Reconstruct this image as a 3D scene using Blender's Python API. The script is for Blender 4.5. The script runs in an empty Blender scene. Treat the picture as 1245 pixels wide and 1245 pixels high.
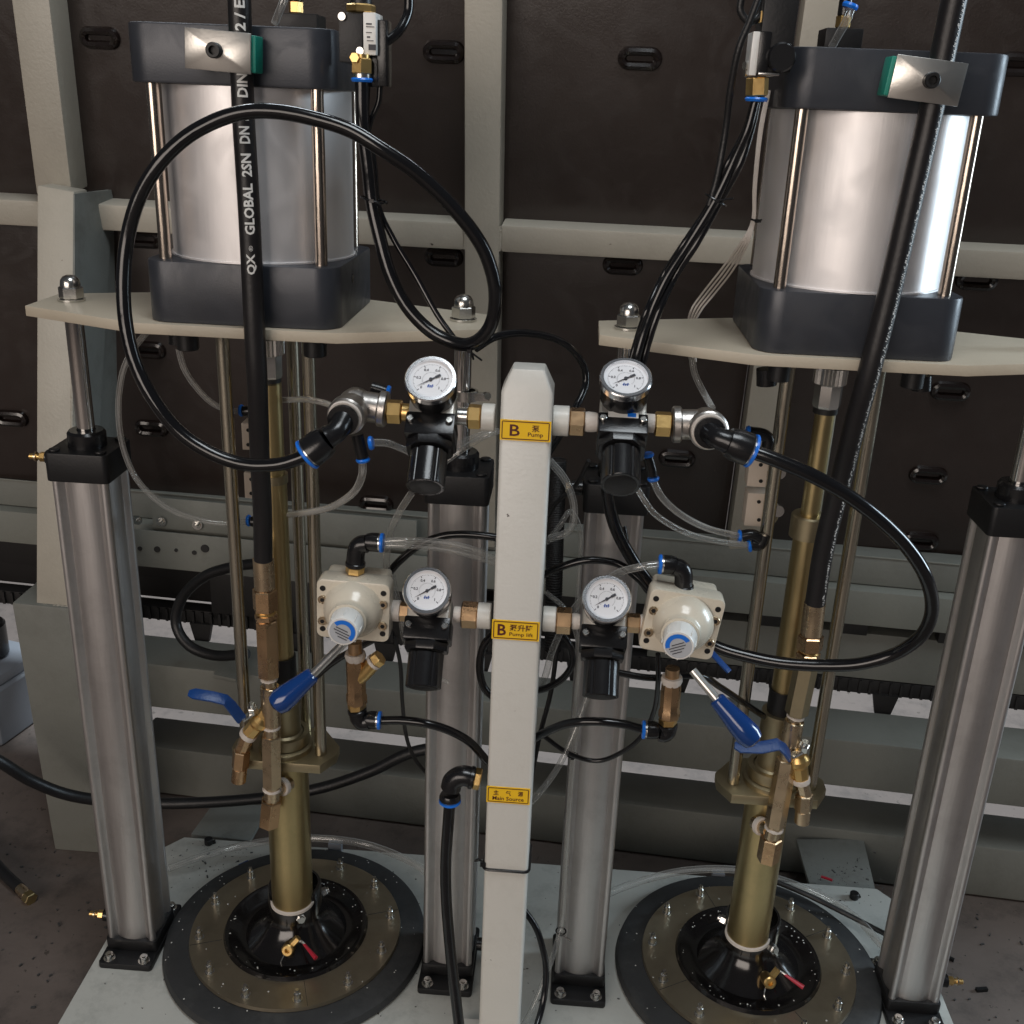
import bpy, bmesh, math, random
from mathutils import Vector as V, Matrix
R = math.radians
random.seed(7)
sc = bpy.context.scene
C = sc.collection

# ------------------------------------------------------------------ camera
F, TH, RO, YA, HC = 1290.0, R(21.0), R(2.33), R(2.9), 1.4
f_ = V((0, math.cos(TH), -math.sin(TH))); u0 = V((0, math.sin(TH), math.cos(TH)))
r_ = V((1, 0, 0))*math.cos(RO) + u0*math.sin(RO)
u_ = u0*math.cos(RO) - V((1, 0, 0))*math.sin(RO)
RZ = Matrix.Rotation(YA, 3, 'Z')
f_, r_, u_ = RZ @ f_, RZ @ r_, RZ @ u_
CAM = V((0, 0, HC))
cam = bpy.data.cameras.new('camera'); co = bpy.data.objects.new('camera', cam); C.objects.link(co)
cam.sensor_width = 36; cam.sensor_height = 36; cam.sensor_fit = 'HORIZONTAL'
cam.lens = 36*F/1245; cam.clip_start = 0.02; cam.clip_end = 200
m = Matrix((r_, u_, -f_)).transposed().to_4x4(); m.translation = CAM
co.matrix_world = m
sc.camera = co

# ------------------------------------------------------------------ light
sc.view_settings.view_transform = 'Standard'; sc.view_settings.look = 'None'
sc.view_settings.exposure = 0.15; sc.view_settings.gamma = 1
w = bpy.data.worlds.new('World'); sc.world = w; w.use_nodes = True
bg = w.node_tree.nodes['Background']
bg.inputs[0].default_value = (0.88, 0.92, 1.0, 1); bg.inputs[1].default_value = 0.05

def area(name, loc, target, sx, sy, power, col):
    l = bpy.data.lights.new(name, 'AREA'); l.shape = 'RECTANGLE'; l.size = sx; l.size_y = sy
    l.energy = power; l.color = col
    o = bpy.data.objects.new(name, l); C.objects.link(o); o.location = loc
    o.rotation_euler = (V(target)-V(loc)).to_track_quat('-Z', 'Y').to_euler()
    return o
area('right_window', (4.3, 2.1, 1.75), (0.2, 1.4, 1.0), 1.1, 2.2, 105, (0.72, 0.88, 1.0))
area('front_door', (-2.4, -4.2, 2.2), (-0.1, 1.4, 1.1), 4.6, 2.6, 150, (1.0, 0.88, 0.79))
area('roof_light', (0.5, 0.2, 4.4), (0.1, 1.5, 0.5), 1.6, 1.4, 62, (0.90, 0.96, 1.0))
area('far_skylight', (-0.1, 4.3, 4.4), (-0.1, 3.7, 0), 5.0, 1.2, 420, (0.84, 0.93, 1.0))

# ------------------------------------------------------------------ pixel helpers (photograph pixels -> world points)
def ray(x, y): return f_ + r_*((x-622.5)/F) - u_*((y-622.5)/F)
def PY(x, y, Y):
    d = ray(x, y); return CAM + d*(Y/d.y)
def PZ(x, y, Z):
    d = ray(x, y); return CAM + d*((Z-HC)/d.z)
def ppm(x, y, Y):
    return F/((PY(x, y, Y)-CAM).dot(f_))

# ------------------------------------------------------------------ materials
MATS = {}
def mat(name, col, rough=0.5, metal=0.0, noise=0.12, nscale=18, bump=0.0, bscale=300, coat=0.0, dirt=0.0, dirtcol=(0.05, 0.04, 0.03), spec=0.5, stretch=None, rvar=0.1, aniso=0.0, chips=0, smudge=0):
    m = bpy.data.materials.new(name); m.use_nodes = True; nt = m.node_tree; n = nt.nodes; L = nt.links
    b = n['Principled BSDF']
    b.inputs['Metallic'].default_value = metal
    b.inputs['Specular IOR Level'].default_value = spec
    b.inputs['Coat Weight'].default_value = coat; b.inputs['Coat Roughness'].default_value = 0.08
    b.inputs['Anisotropic'].default_value = aniso
    tc = n.new('ShaderNodeTexCoord'); mp = n.new('ShaderNodeMapping'); L.new(tc.outputs['Object'], mp.inputs[0])
    if stretch: mp.inputs['Scale'].default_value = stretch
    nz = n.new('ShaderNodeTexNoise'); nz.inputs['Scale'].default_value = nscale; nz.inputs['Detail'].default_value = 6; nz.inputs['Roughness'].default_value = 0.62
    L.new(mp.outputs[0], nz.inputs['Vector'])
    mx = n.new('ShaderNodeMix'); mx.data_type = 'RGBA'
    lo = tuple(max(0, c*(1-noise)) for c in col); hi = tuple(min(1, c*(1+noise)) for c in col)
    mx.inputs[6].default_value = (*lo, 1); mx.inputs[7].default_value = (*hi, 1)
    L.new(nz.outputs['Fac'], mx.inputs[0]); out = mx.outputs[2]
    if dirt > 0:
        n2 = n.new('ShaderNodeTexNoise'); n2.inputs['Scale'].default_value = 9; n2.inputs['Detail'].default_value = 9; n2.inputs['Roughness'].default_value = 0.75
        L.new(tc.outputs['Object'], n2.inputs['Vector'])
        rp = n.new('ShaderNodeValToRGB'); rp.color_ramp.elements[0].position = 0.5; rp.color_ramp.elements[1].position = 0.78
        rp.color_ramp.elements[0].color = (0, 0, 0, 1); rp.color_ramp.elements[1].color = (dirt, dirt, dirt, 1)
        L.new(n2.outputs['Fac'], rp.inputs[0])
        m2 = n.new('ShaderNodeMix'); m2.data_type = 'RGBA'; L.new(rp.outputs[0], m2.inputs[0]); L.new(out, m2.inputs[6]); m2.inputs[7].default_value = (*dirtcol, 1)
        out = m2.outputs[2]
    if chips > 0:
        n3 = n.new('ShaderNodeTexNoise'); n3.inputs['Scale'].default_value = 42; n3.inputs['Detail'].default_value = 4; n3.inputs['Roughness'].default_value = 0.6
        L.new(tc.outputs['Object'], n3.inputs['Vector'])
        r3 = n.new('ShaderNodeMapRange'); r3.inputs['From Min'].default_value = chips; r3.inputs['From Max'].default_value = chips+.012
        L.new(n3.outputs['Fac'], r3.inputs[0])
        m3 = n.new('ShaderNodeMix'); m3.data_type = 'RGBA'; L.new(r3.outputs[0], m3.inputs[0]); L.new(out, m3.inputs[6]); m3.inputs[7].default_value = (.07, .055, .045, 1)
        out = m3.outputs[2]
    L.new(out, b.inputs['Base Color'])
    mr = n.new('ShaderNodeMapRange'); mr.inputs['To Min'].default_value = max(0.02, rough-rvar*rough); mr.inputs['To Max'].default_value = min(1, rough+rvar*rough*2)
    L.new(nz.outputs['Fac'], mr.inputs[0]); L.new(mr.outputs[0], b.inputs['Roughness'])
    if smudge > 0:
        n4 = n.new('ShaderNodeTexNoise'); n4.inputs['Scale'].default_value = 16; n4.inputs['Detail'].default_value = 8; n4.inputs['Distortion'].default_value = 1.2
        L.new(tc.outputs['Object'], n4.inputs['Vector'])
        r4 = n.new('ShaderNodeMapRange'); r4.inputs['From Min'].default_value = .45; r4.inputs['From Max'].default_value = .7; r4.inputs['To Max'].default_value = smudge
        L.new(n4.outputs['Fac'], r4.inputs[0]); ad = n.new('ShaderNodeMath'); L.new(mr.outputs[0], ad.inputs[0]); L.new(r4.outputs[0], ad.inputs[1]); L.new(ad.outputs[0], b.inputs['Roughness'])
    if bump > 0:
        nb = n.new('ShaderNodeTexNoise'); nb.inputs['Scale'].default_value = bscale; nb.inputs['Detail'].default_value = 3
        L.new(mp.outputs[0], nb.inputs['Vector'])
        bp = n.new('ShaderNodeBump'); bp.inputs['Strength'].default_value = bump; bp.inputs['Distance'].default_value = 0.001
        L.new(nb.outputs['Fac'], bp.inputs['Height']); L.new(bp.outputs[0], b.inputs['Normal'])
    MATS[name] = m; return m

FRAME = mat('frame_paint', (0.40, 0.37, 0.31), 0.42, 0, 0.10, 7, 0.45, 170, dirt=0.22, dirtcol=(0.16, 0.14, 0.11), chips=0.735)
DUSTP = mat('dusty_plate_paint', (0.20, 0.21, 0.195), 0.6, 0, 0.15, 20, 0.5, 150, dirt=0.7, dirtcol=(0.08, 0.07, 0.06))
RAILP = mat('rail_paint', (0.20, 0.205, 0.18), 0.5, 0, 0.12, 9, 0.4, 170, dirt=0.3, dirtcol=(0.09, 0.085, 0.07))
BEAM_SHADED = mat('shaded_beam_paint', (0.178, 0.182, 0.162), 0.5, 0, 0.14, 7, 0.4, 170, dirt=0.4, dirtcol=(0.09, 0.085, 0.07))  # grey-green paint, darkened so the colour carries the shade on the beam fronts
POSTP = mat('post_paint', (0.64, 0.625, 0.58), 0.34, 0, 0.05, 9, 0.35, 190, dirt=0.28, dirtcol=(0.35, 0.33, 0.28), chips=0.735)
PLATEP = mat('plate_paint', (0.50, 0.44, 0.345), 0.45, 0, 0.06, 12, 0.25, 200, dirt=0.22, dirtcol=(0.30, 0.25, 0.18), chips=0.72)
BASEP = mat('base_paint', (0.49, 0.495, 0.46), 0.4, 0, 0.08, 8, 0.3, 120, dirt=0.55, dirtcol=(0.10, 0.11, 0.10), chips=0.7)
PANEL = mat('film_panel', (0.028, 0.020, 0.017), 0.30, 0, 0.4, 3, 0.25, 260, spec=0.6, dirt=0.18, dirtcol=(0.065, 0.05, 0.042), smudge=.14, chips=.74)
GROMM = mat('glossy_black_rim', (0.010, 0.006, 0.005), 0.17, 0, 0.1, 10, spec=0.8)
HEADM = mat('slate_head', (0.036, 0.040, 0.050), 0.34, 0.2, 0.06, 25, 0.12, 500, smudge=.16, dirt=.25, dirtcol=(.08, .075, .07), spec=0.6)
BARREL = mat('anodised_aluminium', (0.86, 0.84, 0.84), 0.47, 0.84, 0.05, 3, 0.12, 60, smudge=.10, stretch=(14, 14, .3))
ALU = mat('extruded_aluminium', (0.56, 0.54, 0.53), 0.42, 1.0, 0.12, 14, 0.22, 50, stretch=(8, 8, .4), dirt=0.3, dirtcol=(0.16, 0.14, 0.13))
CHROME = mat('chrome_rod', (0.66, 0.64, 0.62), 0.12, 1.0, 0.08, 10, stretch=(6, 6, .5))
ROD = mat('tie_rod_steel', (0.55, 0.47, 0.40), 0.2, 1.0, 0.25, 20, 0.15, 60, stretch=(8, 8, .6))
ZROD = mat('zinc_yellow_rod', (0.50, 0.46, 0.37), 0.25, 1.0, 0.22, 16, 0.1, 60, stretch=(8, 8, .4))
BEZEL = mat('polished_bezel', (0.85, 0.85, 0.86), 0.17, 1.0, 0.03, 10)
STEEL = mat('bright_bolt_steel', (0.66, 0.65, 0.62), 0.22, 1.0, 0.1, 30)
DSTEEL = mat('dark_socket', (0.03, 0.03, 0.03), 0.5, 0.5)
GALV = mat('cast_galvanised', (0.50, 0.47, 0.44), 0.34, 1.0, 0.22, 45, 0.5, 110)
GOLD = mat('yellow_passivated', (0.52, 0.41, 0.21), 0.33, 1.0, 0.20, 11, 0.15, 60, stretch=(2, 2, .5), dirt=0.35, dirtcol=(0.18, 0.20, 0.10))
GOLD2 = mat('dull_yellow_zinc', (0.40, 0.34, 0.22), 0.42, 1.0, 0.2, 16, 0.2, 80, dirt=0.3, dirtcol=(0.18, 0.13, 0.08))
BRASS = mat('brass', (0.74, 0.50, 0.20), 0.33, 1.0, 0.14, 40, 0.15, 200)
DBRASS = mat('dark_brass', (0.60, 0.40, 0.23), 0.22, 1.0, 0.28, 26, 0.5, 45, rvar=.6)
NBRASS = mat('nickel_brass', (0.66, 0.52, 0.35), 0.22, 1.0, 0.25, 26, 0.5, 45, rvar=.6)
PTFE = mat('ptfe_tape', (0.62, 0.57, 0.52), 0.6, 0, 0.1, 60, 0.8, 260)
RUBG = mat('glossy_black_hose', (0.006, 0.006, 0.007), 0.12, 0, 0.1, 10, 0.9, 22, spec=0.55, rvar=0.8)
RUBM = mat('black_rubber', (0.010, 0.010, 0.011), 0.40, 0, 0.3, 30, 0.4, 300)
RUBS = mat('sleeve_hose', (0.011, 0.010, 0.011), 0.38, 0, 0.2, 30, 0.25, 200)
PLAS = mat('black_plastic', (0.009, 0.009, 0.010), 0.22, 0, 0.15, 30, 0.12, 500)
PLASD = mat('black_anodised', (0.012, 0.012, 0.013), 0.42, 0.3, 0.2, 30, 0.2, 300)
BLUE = mat('blue_plastic', (0.010, 0.17, 0.72), 0.28, 0, 0.05, 20)
BLUEG = mat('blue_grip_vinyl', (0.005, 0.038, 0.17), 0.17, 0, 0.1, 20, coat=0.5)
BLUEP = mat('blue_lever_vinyl', (0.006, 0.050, 0.21), 0.34, 0, 0.1, 30, 0.4, 300)
BEIGE = mat('ivory_enamel', (0.66, 0.60, 0.49), 0.26, 0, 0.03, 20, 0.12, 200, coat=0.3)
WHITEP = mat('white_knob', (0.78, 0.77, 0.74), 0.28, 0, 0.02, 20)
GREY = mat('grey_label', (0.45, 0.47, 0.50), 0.4, 0, 0.05, 40)
RED = mat('red_lever_vinyl', (0.42, 0.02, 0.04), 0.35, 0, 0.1, 30)
GREEN = mat('green_pad', (0.0, 0.22, 0.16), 0.4, 0, 0.05, 30)
CLAMP = mat('brushed_clamp', (0.66, 0.64, 0.60), 0.30, 1.0, 0.06, 30, 0.08, 300)
SEAL = mat('black_seal_rubber', (0.024, 0.025, 0.026), 0.5, 0, 0.5, 14, 0.8, 60, dirt=0.6, dirtcol=(0.08, 0.08, 0.075), rvar=.5)
RINGM = mat('zinc_ring_plate', (0.40, 0.345, 0.255), 0.30, 0.9, 0.35, 5, 0.15, 90, dirt=0.25, dirtcol=(0.12, 0.09, 0.08))
HUBM = mat('glossy_black_casting', (0.007, 0.006, 0.006), 0.14, 0, 0.2, 16, 0.5, 28, spec=0.7)
LABELY = mat('yellow_label', (0.95, 0.58, 0.02), 0.35, 0, 0.05, 30)
INK = mat('dark_red_ink', (0.09, 0.012, 0.012), 0.5, 0, 0.05, 30)
WPRINT = mat('white_print', (0.68, 0.68, 0.66), 0.55, 0, 0.12, 90)
FACE = mat('dial_face', (0.78, 0.79, 0.82), 0.4, 0, 0.02, 20)
DIALINK = mat('dial_ink', (0.035, 0.035, 0.045), 0.5)
DIALBLUE = mat('dial_blue', (0.02, 0.08, 0.35), 0.5)
SILVERB = mat('die_cast_body', (0.70, 0.68, 0.63), 0.38, 0.8, 0.08, 30, 0.3, 300)
LGREY = mat('light_grey_plastic', (0.19, 0.205, 0.23), 0.4, 0, 0.05, 20, 0.2, 200)
CREAM = mat('cream_bracket', (0.58, 0.50, 0.42), 0.45, 0, 0.06, 40, 0.2, 300, dirt=0.3, dirtcol=(0.3, 0.22, 0.16))
CHAINM = mat('chain_plastic', (0.014, 0.013, 0.013), 0.5, 0, 0.2, 20)
CHIP = mat('swarf', (0.10, 0.10, 0.10), 0.4, 0.5)
WALLB = mat('hall_wall_paint', (0.20, 0.18, 0.17), 0.8, 0, 0.15, 2)

def floor_mat():
    m = mat('concrete_floor', (0.135, 0.108, 0.094), 0.72, 0, 0.38, 3.5, 0.9, 45, dirt=0.95, dirtcol=(0.045, 0.038, 0.034), chips=.66, rvar=.5)
    return m
FLOORM = floor_mat()

def clear_mat():
    m = bpy.data.materials.new('clear_tubing'); m.use_nodes = True; n = m.node_tree.nodes; L = m.node_tree.links
    b = n['Principled BSDF']; b.inputs['Base Color'].default_value = (0.68, 0.68, 0.66, 1); b.inputs['Roughness'].default_value = 0.07
    b.inputs['Specular IOR Level'].default_value = 1.0; b.inputs['Metallic'].default_value = 0.35
    tr = n.new('ShaderNodeBsdfTransparent'); tr.inputs[0].default_value = (0.95, 0.95, 0.94, 1)
    lw = n.new('ShaderNodeLayerWeight'); lw.inputs[0].default_value = 0.5
    rp = n.new('ShaderNodeValToRGB'); e = rp.color_ramp.elements; e[0].position = 0.0; e[0].color = (.12, .12, .12, 1)
    e[1].position = 1.0; e[1].color = (.8, .8, .8, 1)
    for p_, v_ in ((0.10, .40), (0.18, .16), (0.42, .20), (0.60, .62)): q_ = e.new(p_); q_.color = (v_, v_, v_, 1)
    L.new(lw.outputs['Facing'], rp.inputs[0])
    mx = n.new('ShaderNodeMixShader'); L.new(rp.outputs[0], mx.inputs[0]); L.new(tr.outputs[0], mx.inputs[1]); L.new(b.outputs[0], mx.inputs[2])
    L.new(mx.outputs[0], n['Material Output'].inputs[0]); return m
CLEAR = clear_mat()

# ------------------------------------------------------------------ mesh builder
def frame_of(o, ax, hint=None):
    z = V(ax).normalized()
    h = V(hint) if hint else (V((0, 0, 1)) if abs(z.z) < 0.9 else V((0, 1, 0)))
    x = h.cross(z)
    if x.length < 1e-6: x = V((1, 0, 0)).cross(z)
    x.normalize(); y = z.cross(x)
    m = Matrix((x, y, z)).transposed().to_4x4(); m.translation = V(o); return m

class MB:
    def __init__(s): s.v = []; s.f = []; s.bevel = 0; s.bseg = 2; s.flat = False
    def raw(s, vs, fs):
        k = len(s.v); s.v += [V(a) for a in vs]; s.f += [tuple(i+k for i in q) for q in fs]; return s
    def box(s, c, d, M=None):
        c = V(c); x, y, z = d[0]/2, d[1]/2, d[2]/2
        vs = [V((a*x, b*y, e*z)) + c for a in (-1, 1) for b in (-1, 1) for e in (-1, 1)]
        if M is not None: vs = [M @ a for a in vs]
        return s.raw(vs, [(0, 1, 3, 2), (4, 6, 7, 5), (0, 4, 5, 1), (2, 3, 7, 6), (0, 2, 6, 4), (1, 5, 7, 3)])
    def lathe(s, prof, o=(0, 0, 0), ax=(0, 0, 1), n=24, M=None, ph=0.0, hint=None):
        T = frame_of(o, ax, hint); rings = []; k = len(s.v); vs = []; fs = []
        for (r, t) in prof:
            if r < 1e-7: rings.append([len(vs)]); vs.append(T @ V((0, 0, t)))
            else:
                rings.append(list(range(len(vs), len(vs)+n)))
                vs += [T @ V((r*math.cos(2*math.pi*i/n+ph), r*math.sin(2*math.pi*i/n+ph), t)) for i in range(n)]
        for a, b in zip(rings, rings[1:]):
            if len(a) == 1 and len(b) == 1: continue
            for i in range(n):
                j = (i+1) % n
                if len(a) == 1: fs.append((a[0], b[i], b[j]))
                elif len(b) == 1: fs.append((a[i], b[0], a[j]))
                else: fs.append((a[i], b[i], b[j], a[j]))
        if M is not None: vs = [M @ a for a in vs]
        return s.raw(vs, fs)
    def cyl(s, a, b, r, r2=None, n=20, ch=0.0, ph=0.0):
        a = V(a); b = V(b); L = (b-a).length; r2 = r if r2 is None else r2
        if ch > 0: pr = [(0, 0), (r-ch, 0), (r, ch), (r2, L-ch), (r2-ch, L), (0, L)]
        else: pr = [(0, 0), (r, 0), (r2, L), (0, L)]
        return s.lathe(pr, a, b-a, n, ph=ph)
    def hexn(s, a, b, r, ph=0.0, ch=0.12, hint=None):
        a = V(a); b = V(b); L = (b-a).length
        c = r*ch
        return s.lathe([(0, 0), (r-c, 0), (r, c*.8), (r, L-c*.8), (r-c, L), (0, L)], a, b-a, 6, ph=ph, hint=hint)
    def prism(s, poly, z0, z1, M=None):
        n = len(poly); vs = [V((p[0], p[1], z0)) for p in poly] + [V((p[0], p[1], z1)) for p in poly]
        if M is not None: vs = [M @ a for a in vs]
        return s.raw(vs, [tuple(range(n))[::-1], tuple(range(n, 2*n))] + [(i, (i+1) % n, n+(i+1) % n, n+i) for i in range(n)])
    def ring(s, c, ax, R0, r, n=32, k=10, M=None):
        T = frame_of(c, ax); vs = []; fs = []
        for i in range(n):
            for j in range(k):
                a = 2*math.pi*i/n; b = 2*math.pi*j/k
                vs.append(T @ V(((R0+r*math.cos(b))*math.cos(a), (R0+r*math.cos(b))*math.sin(a), r*math.sin(b))))
                fs.append((i*k+j, ((i+1) % n)*k+j, ((i+1) % n)*k+(j+1) % k, i*k+(j+1) % k))
        if M is not None: vs = [M @ a for a in vs]
        return s.raw(vs, fs)
    def tube(s, pts, r, n=12, smooth=True, step=6):
        P = spline(pts, step) if smooth and len(pts) > 2 else [V(p) for p in pts]
        N = len(P); T = [(P[min(i+1, N-1)]-P[max(i-1, 0)]).normalized() for i in range(N)]
        up = V((0, 0, 1)) if abs(T[0].z) < 0.9 else V((0, 1, 0))
        x = up.cross(T[0]).normalized(); vs = []; fs = []
        for i in range(N):
            x = (x - T[i]*x.dot(T[i])).normalized(); y = T[i].cross(x)
            rr = r(i/(N-1)) if callable(r) else r
            vs += [P[i] + (x*math.cos(2*math.pi*j/n) + y*math.sin(2*math.pi*j/n))*rr for j in range(n)]
        for i in range(N-1):
            for j in range(n):
                k = (j+1) % n; fs.append((i*n+j, i*n+k, (i+1)*n+k, (i+1)*n+j))
        fs.append(tuple(range(n))[::-1]); fs.append(tuple(range((N-1)*n, N*n)))
        return s.raw(vs, fs)
    def mesh(s, name, mt, off=V((0, 0, 0))):
        me = bpy.data.meshes.new(name)
        me.from_pydata([v-off for v in s.v], [], s.f); me.update()
        bm = bmesh.new(); bm.from_mesh(me)
        bmesh.ops.recalc_face_normals(bm, faces=bm.faces)
        if s.bevel > 0:
            ed = [e for e in bm.edges if len(e.link_faces) == 2 and e.calc_face_angle(0) > R(40)]
            bmesh.ops.bevel(bm, geom=ed, offset=s.bevel, segments=s.bseg, profile=0.6, affect='EDGES', clamp_overlap=True)
        for fc in bm.faces: fc.smooth = not s.flat
        for e in bm.edges:
            if len(e.link_faces) == 2 and e.calc_face_angle(0) > R(32): e.smooth = False
        bm.to_mesh(me); bm.free(); me.materials.append(mt); return me

def spline(pts, step=6):
    P = [V(p) for p in pts]; Q = [P[0]*2-P[1]] + P + [P[-1]*2-P[-2]]; out = []
    for i in range(1, len(Q)-2):
        a, b, c, d = Q[i-1], Q[i], Q[i+1], Q[i+2]
        for k in range(step):
            t = k/step
            out.append(0.5*((2*b) + (c-a)*t + (2*a-5*b+4*c-d)*t*t + (3*b-a-3*c+d)*t**3))
    out.append(P[-1]); return out

def tagp(o, label=None, cat=None, group=None, kind=None):
    if label: o['label'] = label
    if cat: o['category'] = cat
    if group: o['group'] = group
    if kind: o['kind'] = kind
    return o
def thing(name, label, cat, loc=(0, 0, 0), group=None):
    o = bpy.data.objects.new(name, None); C.objects.link(o); o.location = loc; o.empty_display_size = 0.05
    o['wl'] = list(loc)
    return tagp(o, label, cat, group)
def obj(name, mb, mt, parent=None, bevel=0.0, bseg=2, label=None, loc=None):
    """mesh coordinates are given in the world (or prototype) frame; parent's location is taken off"""
    if bevel: mb.bevel = bevel; mb.bseg = bseg
    off = V((0, 0, 0)); org = V((0, 0, 0))
    if parent is not None: org = V(parent['wl'])
    me = mb.mesh(name, mt, org if loc is None else V(loc))
    o = bpy.data.objects.new(name, me); C.objects.link(o)
    if parent is not None:
        o.parent = parent
        if loc is not None: o.location = V(loc)-org
        o['wl'] = list(org if loc is None else V(loc))
    else:
        if loc is not None: o.location = V(loc)
        o['wl'] = list(loc or (0, 0, 0))
    if label: o['label'] = label
    return o
def copy_tree(o, parent=None):
    c = o.copy(); C.objects.link(c); c.parent = parent
    for ch in list(o.children): copy_tree(ch, c)
    return c
def relabel(c, label, group=None):
    c['label'] = label
    if group: c['group'] = group

def text_mesh(txt, height=1.0, bold=0.0, width=None):
    """returns (verts, faces) centred, cap height = height"""
    cu = bpy.data.curves.new('txt', 'FONT'); cu.body = txt; cu.size = 1.0; cu.offset = bold; cu.resolution_u = 2
    cu.align_x = 'LEFT'
    o = bpy.data.objects.new('txt', cu); C.objects.link(o)
    dg = bpy.context.evaluated_depsgraph_get(); dg.update()
    me = bpy.data.meshes.new_from_object(o.evaluated_get(dg))
    vs = [V(v.co) for v in me.vertices]; fs = [tuple(p.vertices) for p in me.polygons]
    bpy.data.objects.remove(o); bpy.data.curves.remove(cu); bpy.data.meshes.remove(me)
    if not vs: return [], []
    x0 = min(v.x for v in vs); x1 = max(v.x for v in vs); y0 = min(v.y for v in vs); y1 = max(v.y for v in vs)
    k = height/(y1-y0); kx = k if width is None else width/(x1-x0)
    return [V(((v.x-(x0+x1)/2)*kx, (v.y-(y0+y1)/2)*k, 0)) for v in vs], fs
def add_text(mb, txt, M, height, bold=0.0, width=None):
    vs, fs = text_mesh(txt, height, bold, width); mb.raw([M @ v for v in vs], fs)

# ------------------------------------------------------------------ setting
ZF = -0.12
fl = MB(); fl.raw([(-12, -6, ZF), (12, -6, ZF), (12, 14, ZF), (-12, 14, ZF)], [(0, 1, 2, 3)])
tagp(obj('floor', fl, FLOORM), kind='structure')
# ---- leaning wall frame
WY, LEAN = R(-3.0), R(8.5)
ex = V((math.cos(WY), math.sin(WY), 0)); nb = V((-math.sin(WY), math.cos(WY), 0))      # along, backwards
eu = (V((0, 0, 1))*math.cos(LEAN) - nb*math.sin(LEAN)); en = ex.cross(eu)              # en points to the front
W0 = V((0, 1.95, 1.2))
WM = Matrix((ex, eu, en)).transposed().to_4x4(); WM.translation = W0
def wl(x, y, d=0.0):
    o = W0 + en*d; q = ray(x, y); k = (o-CAM).dot(en)/q.dot(en); p = CAM + q*k - W0
    return p.dot(ex), p.dot(eu)
PB = -0.05     # panel surface behind the member faces
wf = thing('wall_frame', 'leaning grey-beige welded steel frame with dark brown panels behind the pumps', 'frame', (0, 2.1, ZF))
def member(name, a0, a1, b0, b1, d0=-0.06, d1=0.0, bev=0.005, mt=FRAME):
    mb = MB(); mb.box(((a0+a1)/2, (b0+b1)/2, (d0+d1)/2), (a1-a0, b1-b0, d1-d0), WM)
    return obj(name, mb, mt, wf, bev)
bt = wl(614, 274)[1]; bb = wl(614, 307)[1]
va0 = wl(565, 255)[0]; va1 = wl(608, 255)[0]
member('upright', va0, va1, -0.68, 0.75, -0.058, 0.004)
ra0 = wl(908, 500)[0]; ra1 = wl(942, 500)[0]+0.012
member('upright', ra0, ra1, -0.66, 0.75, -0.058, 0.004)
la = [wl(5, 0)[0], wl(75, 0)[0]]
member('cross_beam', -1.7, va0-0.002, bb, bt)
member('cross_beam', va1+0.002, ra0-0.002, bb, bt)
member('cross_beam', ra1+0.002, 1.6, bb, bt)
# slanted brace upper left
q = [wl(12, -20, 0.01), wl(58, -20, 0.01), wl(88, 236, 0.01), wl(45, 236, 0.01)]
mb = MB(); mb.prism(q, -0.06, 0.012, WM); obj('brace', mb, FRAME, wf, 0.004)
def weld(parent, a, b, r=.003):
    a, b = V(a), V(b); L = (b-a).length; n = max(6, int(L/.004)); mb = MB(); rr = random.Random(int(L*1e4))
    pts = [a.lerp(b, i/n)+V((rr.uniform(-1, 1), rr.uniform(-1, 1), rr.uniform(-1, 1)))*.0006 for i in range(n+1)]
    mb.tube(pts, lambda s_: r*(1+.22*math.sin(s_*n*3.1)), 8, False); return obj('weld_bead', mb, FRAME, parent)
for a0 in (va0, va1, ra0, ra1): weld(wf, WM @ V((a0, bb+.002, -.001)), WM @ V((a0, bt-.002, -.001)))
# panels
cols = [(-1.7, -1.02), (-1.0, va0-0.004), (va1+0.004, ra0-0.004), (ra1+0.004, 1.6)]
for i, (a0, a1) in enumerate([(-1.7, va0-0.004), (va0-0.002, ra0-0.004), (ra0-0.002, 1.6)]):
    for (b0, b1) in ((bt-0.02, 0.9), (-0.66, bb+0.02)):
        member('panel', a0, a1, b0, b1, PB-0.018, PB, 0.001, PANEL)
# grommets (black oblong hand holes)
def grommet(x, y, s=1.0):
    a, b = wl(x, y, PB)
    mb = MB(); L = 0.030*s; Rr = 0.0115*s; r = 0.0074
    pts = []
    for k in range(13): t = -math.pi/2 + math.pi*k/12; pts.append((L-Rr+Rr*math.cos(t), Rr*math.sin(t)))
    for k in range(13): t = math.pi/2 + math.pi*k/12; pts.append((-L+Rr+Rr*math.cos(t), Rr*math.sin(t)))
    n = len(pts); k = 8; vs = []; fs = []
    for i in range(n):
        p0 = V((*pts[i-1], 0)); p2 = V((*pts[(i+1) % n], 0)); t = (p2-p0).normalized(); nn = V((t.y, -t.x, 0))
        for j in range(k):
            an = 2*math.pi*j/k
            vs.append(WM @ (V((a, b, PB+0.002)) + V((*pts[i], 0)) + nn*r*math.cos(an) + V((0, 0, r*math.sin(an)*1.3))))
            fs.append((i*k+j, ((i+1) % n)*k+j, ((i+1) % n)*k+(j+1) % k, i*k+(j+1) % k))
    mb.raw(vs, fs)
    o = obj('hand_hole_rim', mb, GROMM, wf)
    mb = MB(); mb.prism([(a+p[0], b+p[1]) for p in pts], PB-0.001, PB+0.0012, WM); obj('hand_hole', mb, GROMM, wf)
for x, y in ((122, 46), (540, 63), (778, 71), (1240, 78), (175, 290), (540, 312), (757, 322), (1187, 340), (181, 425), (1155, 475),
             (185, 520), (1128, 577), (458, 612), (823, 557), (1118, 657), (15, 508)):
    grommet(x, y)
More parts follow.
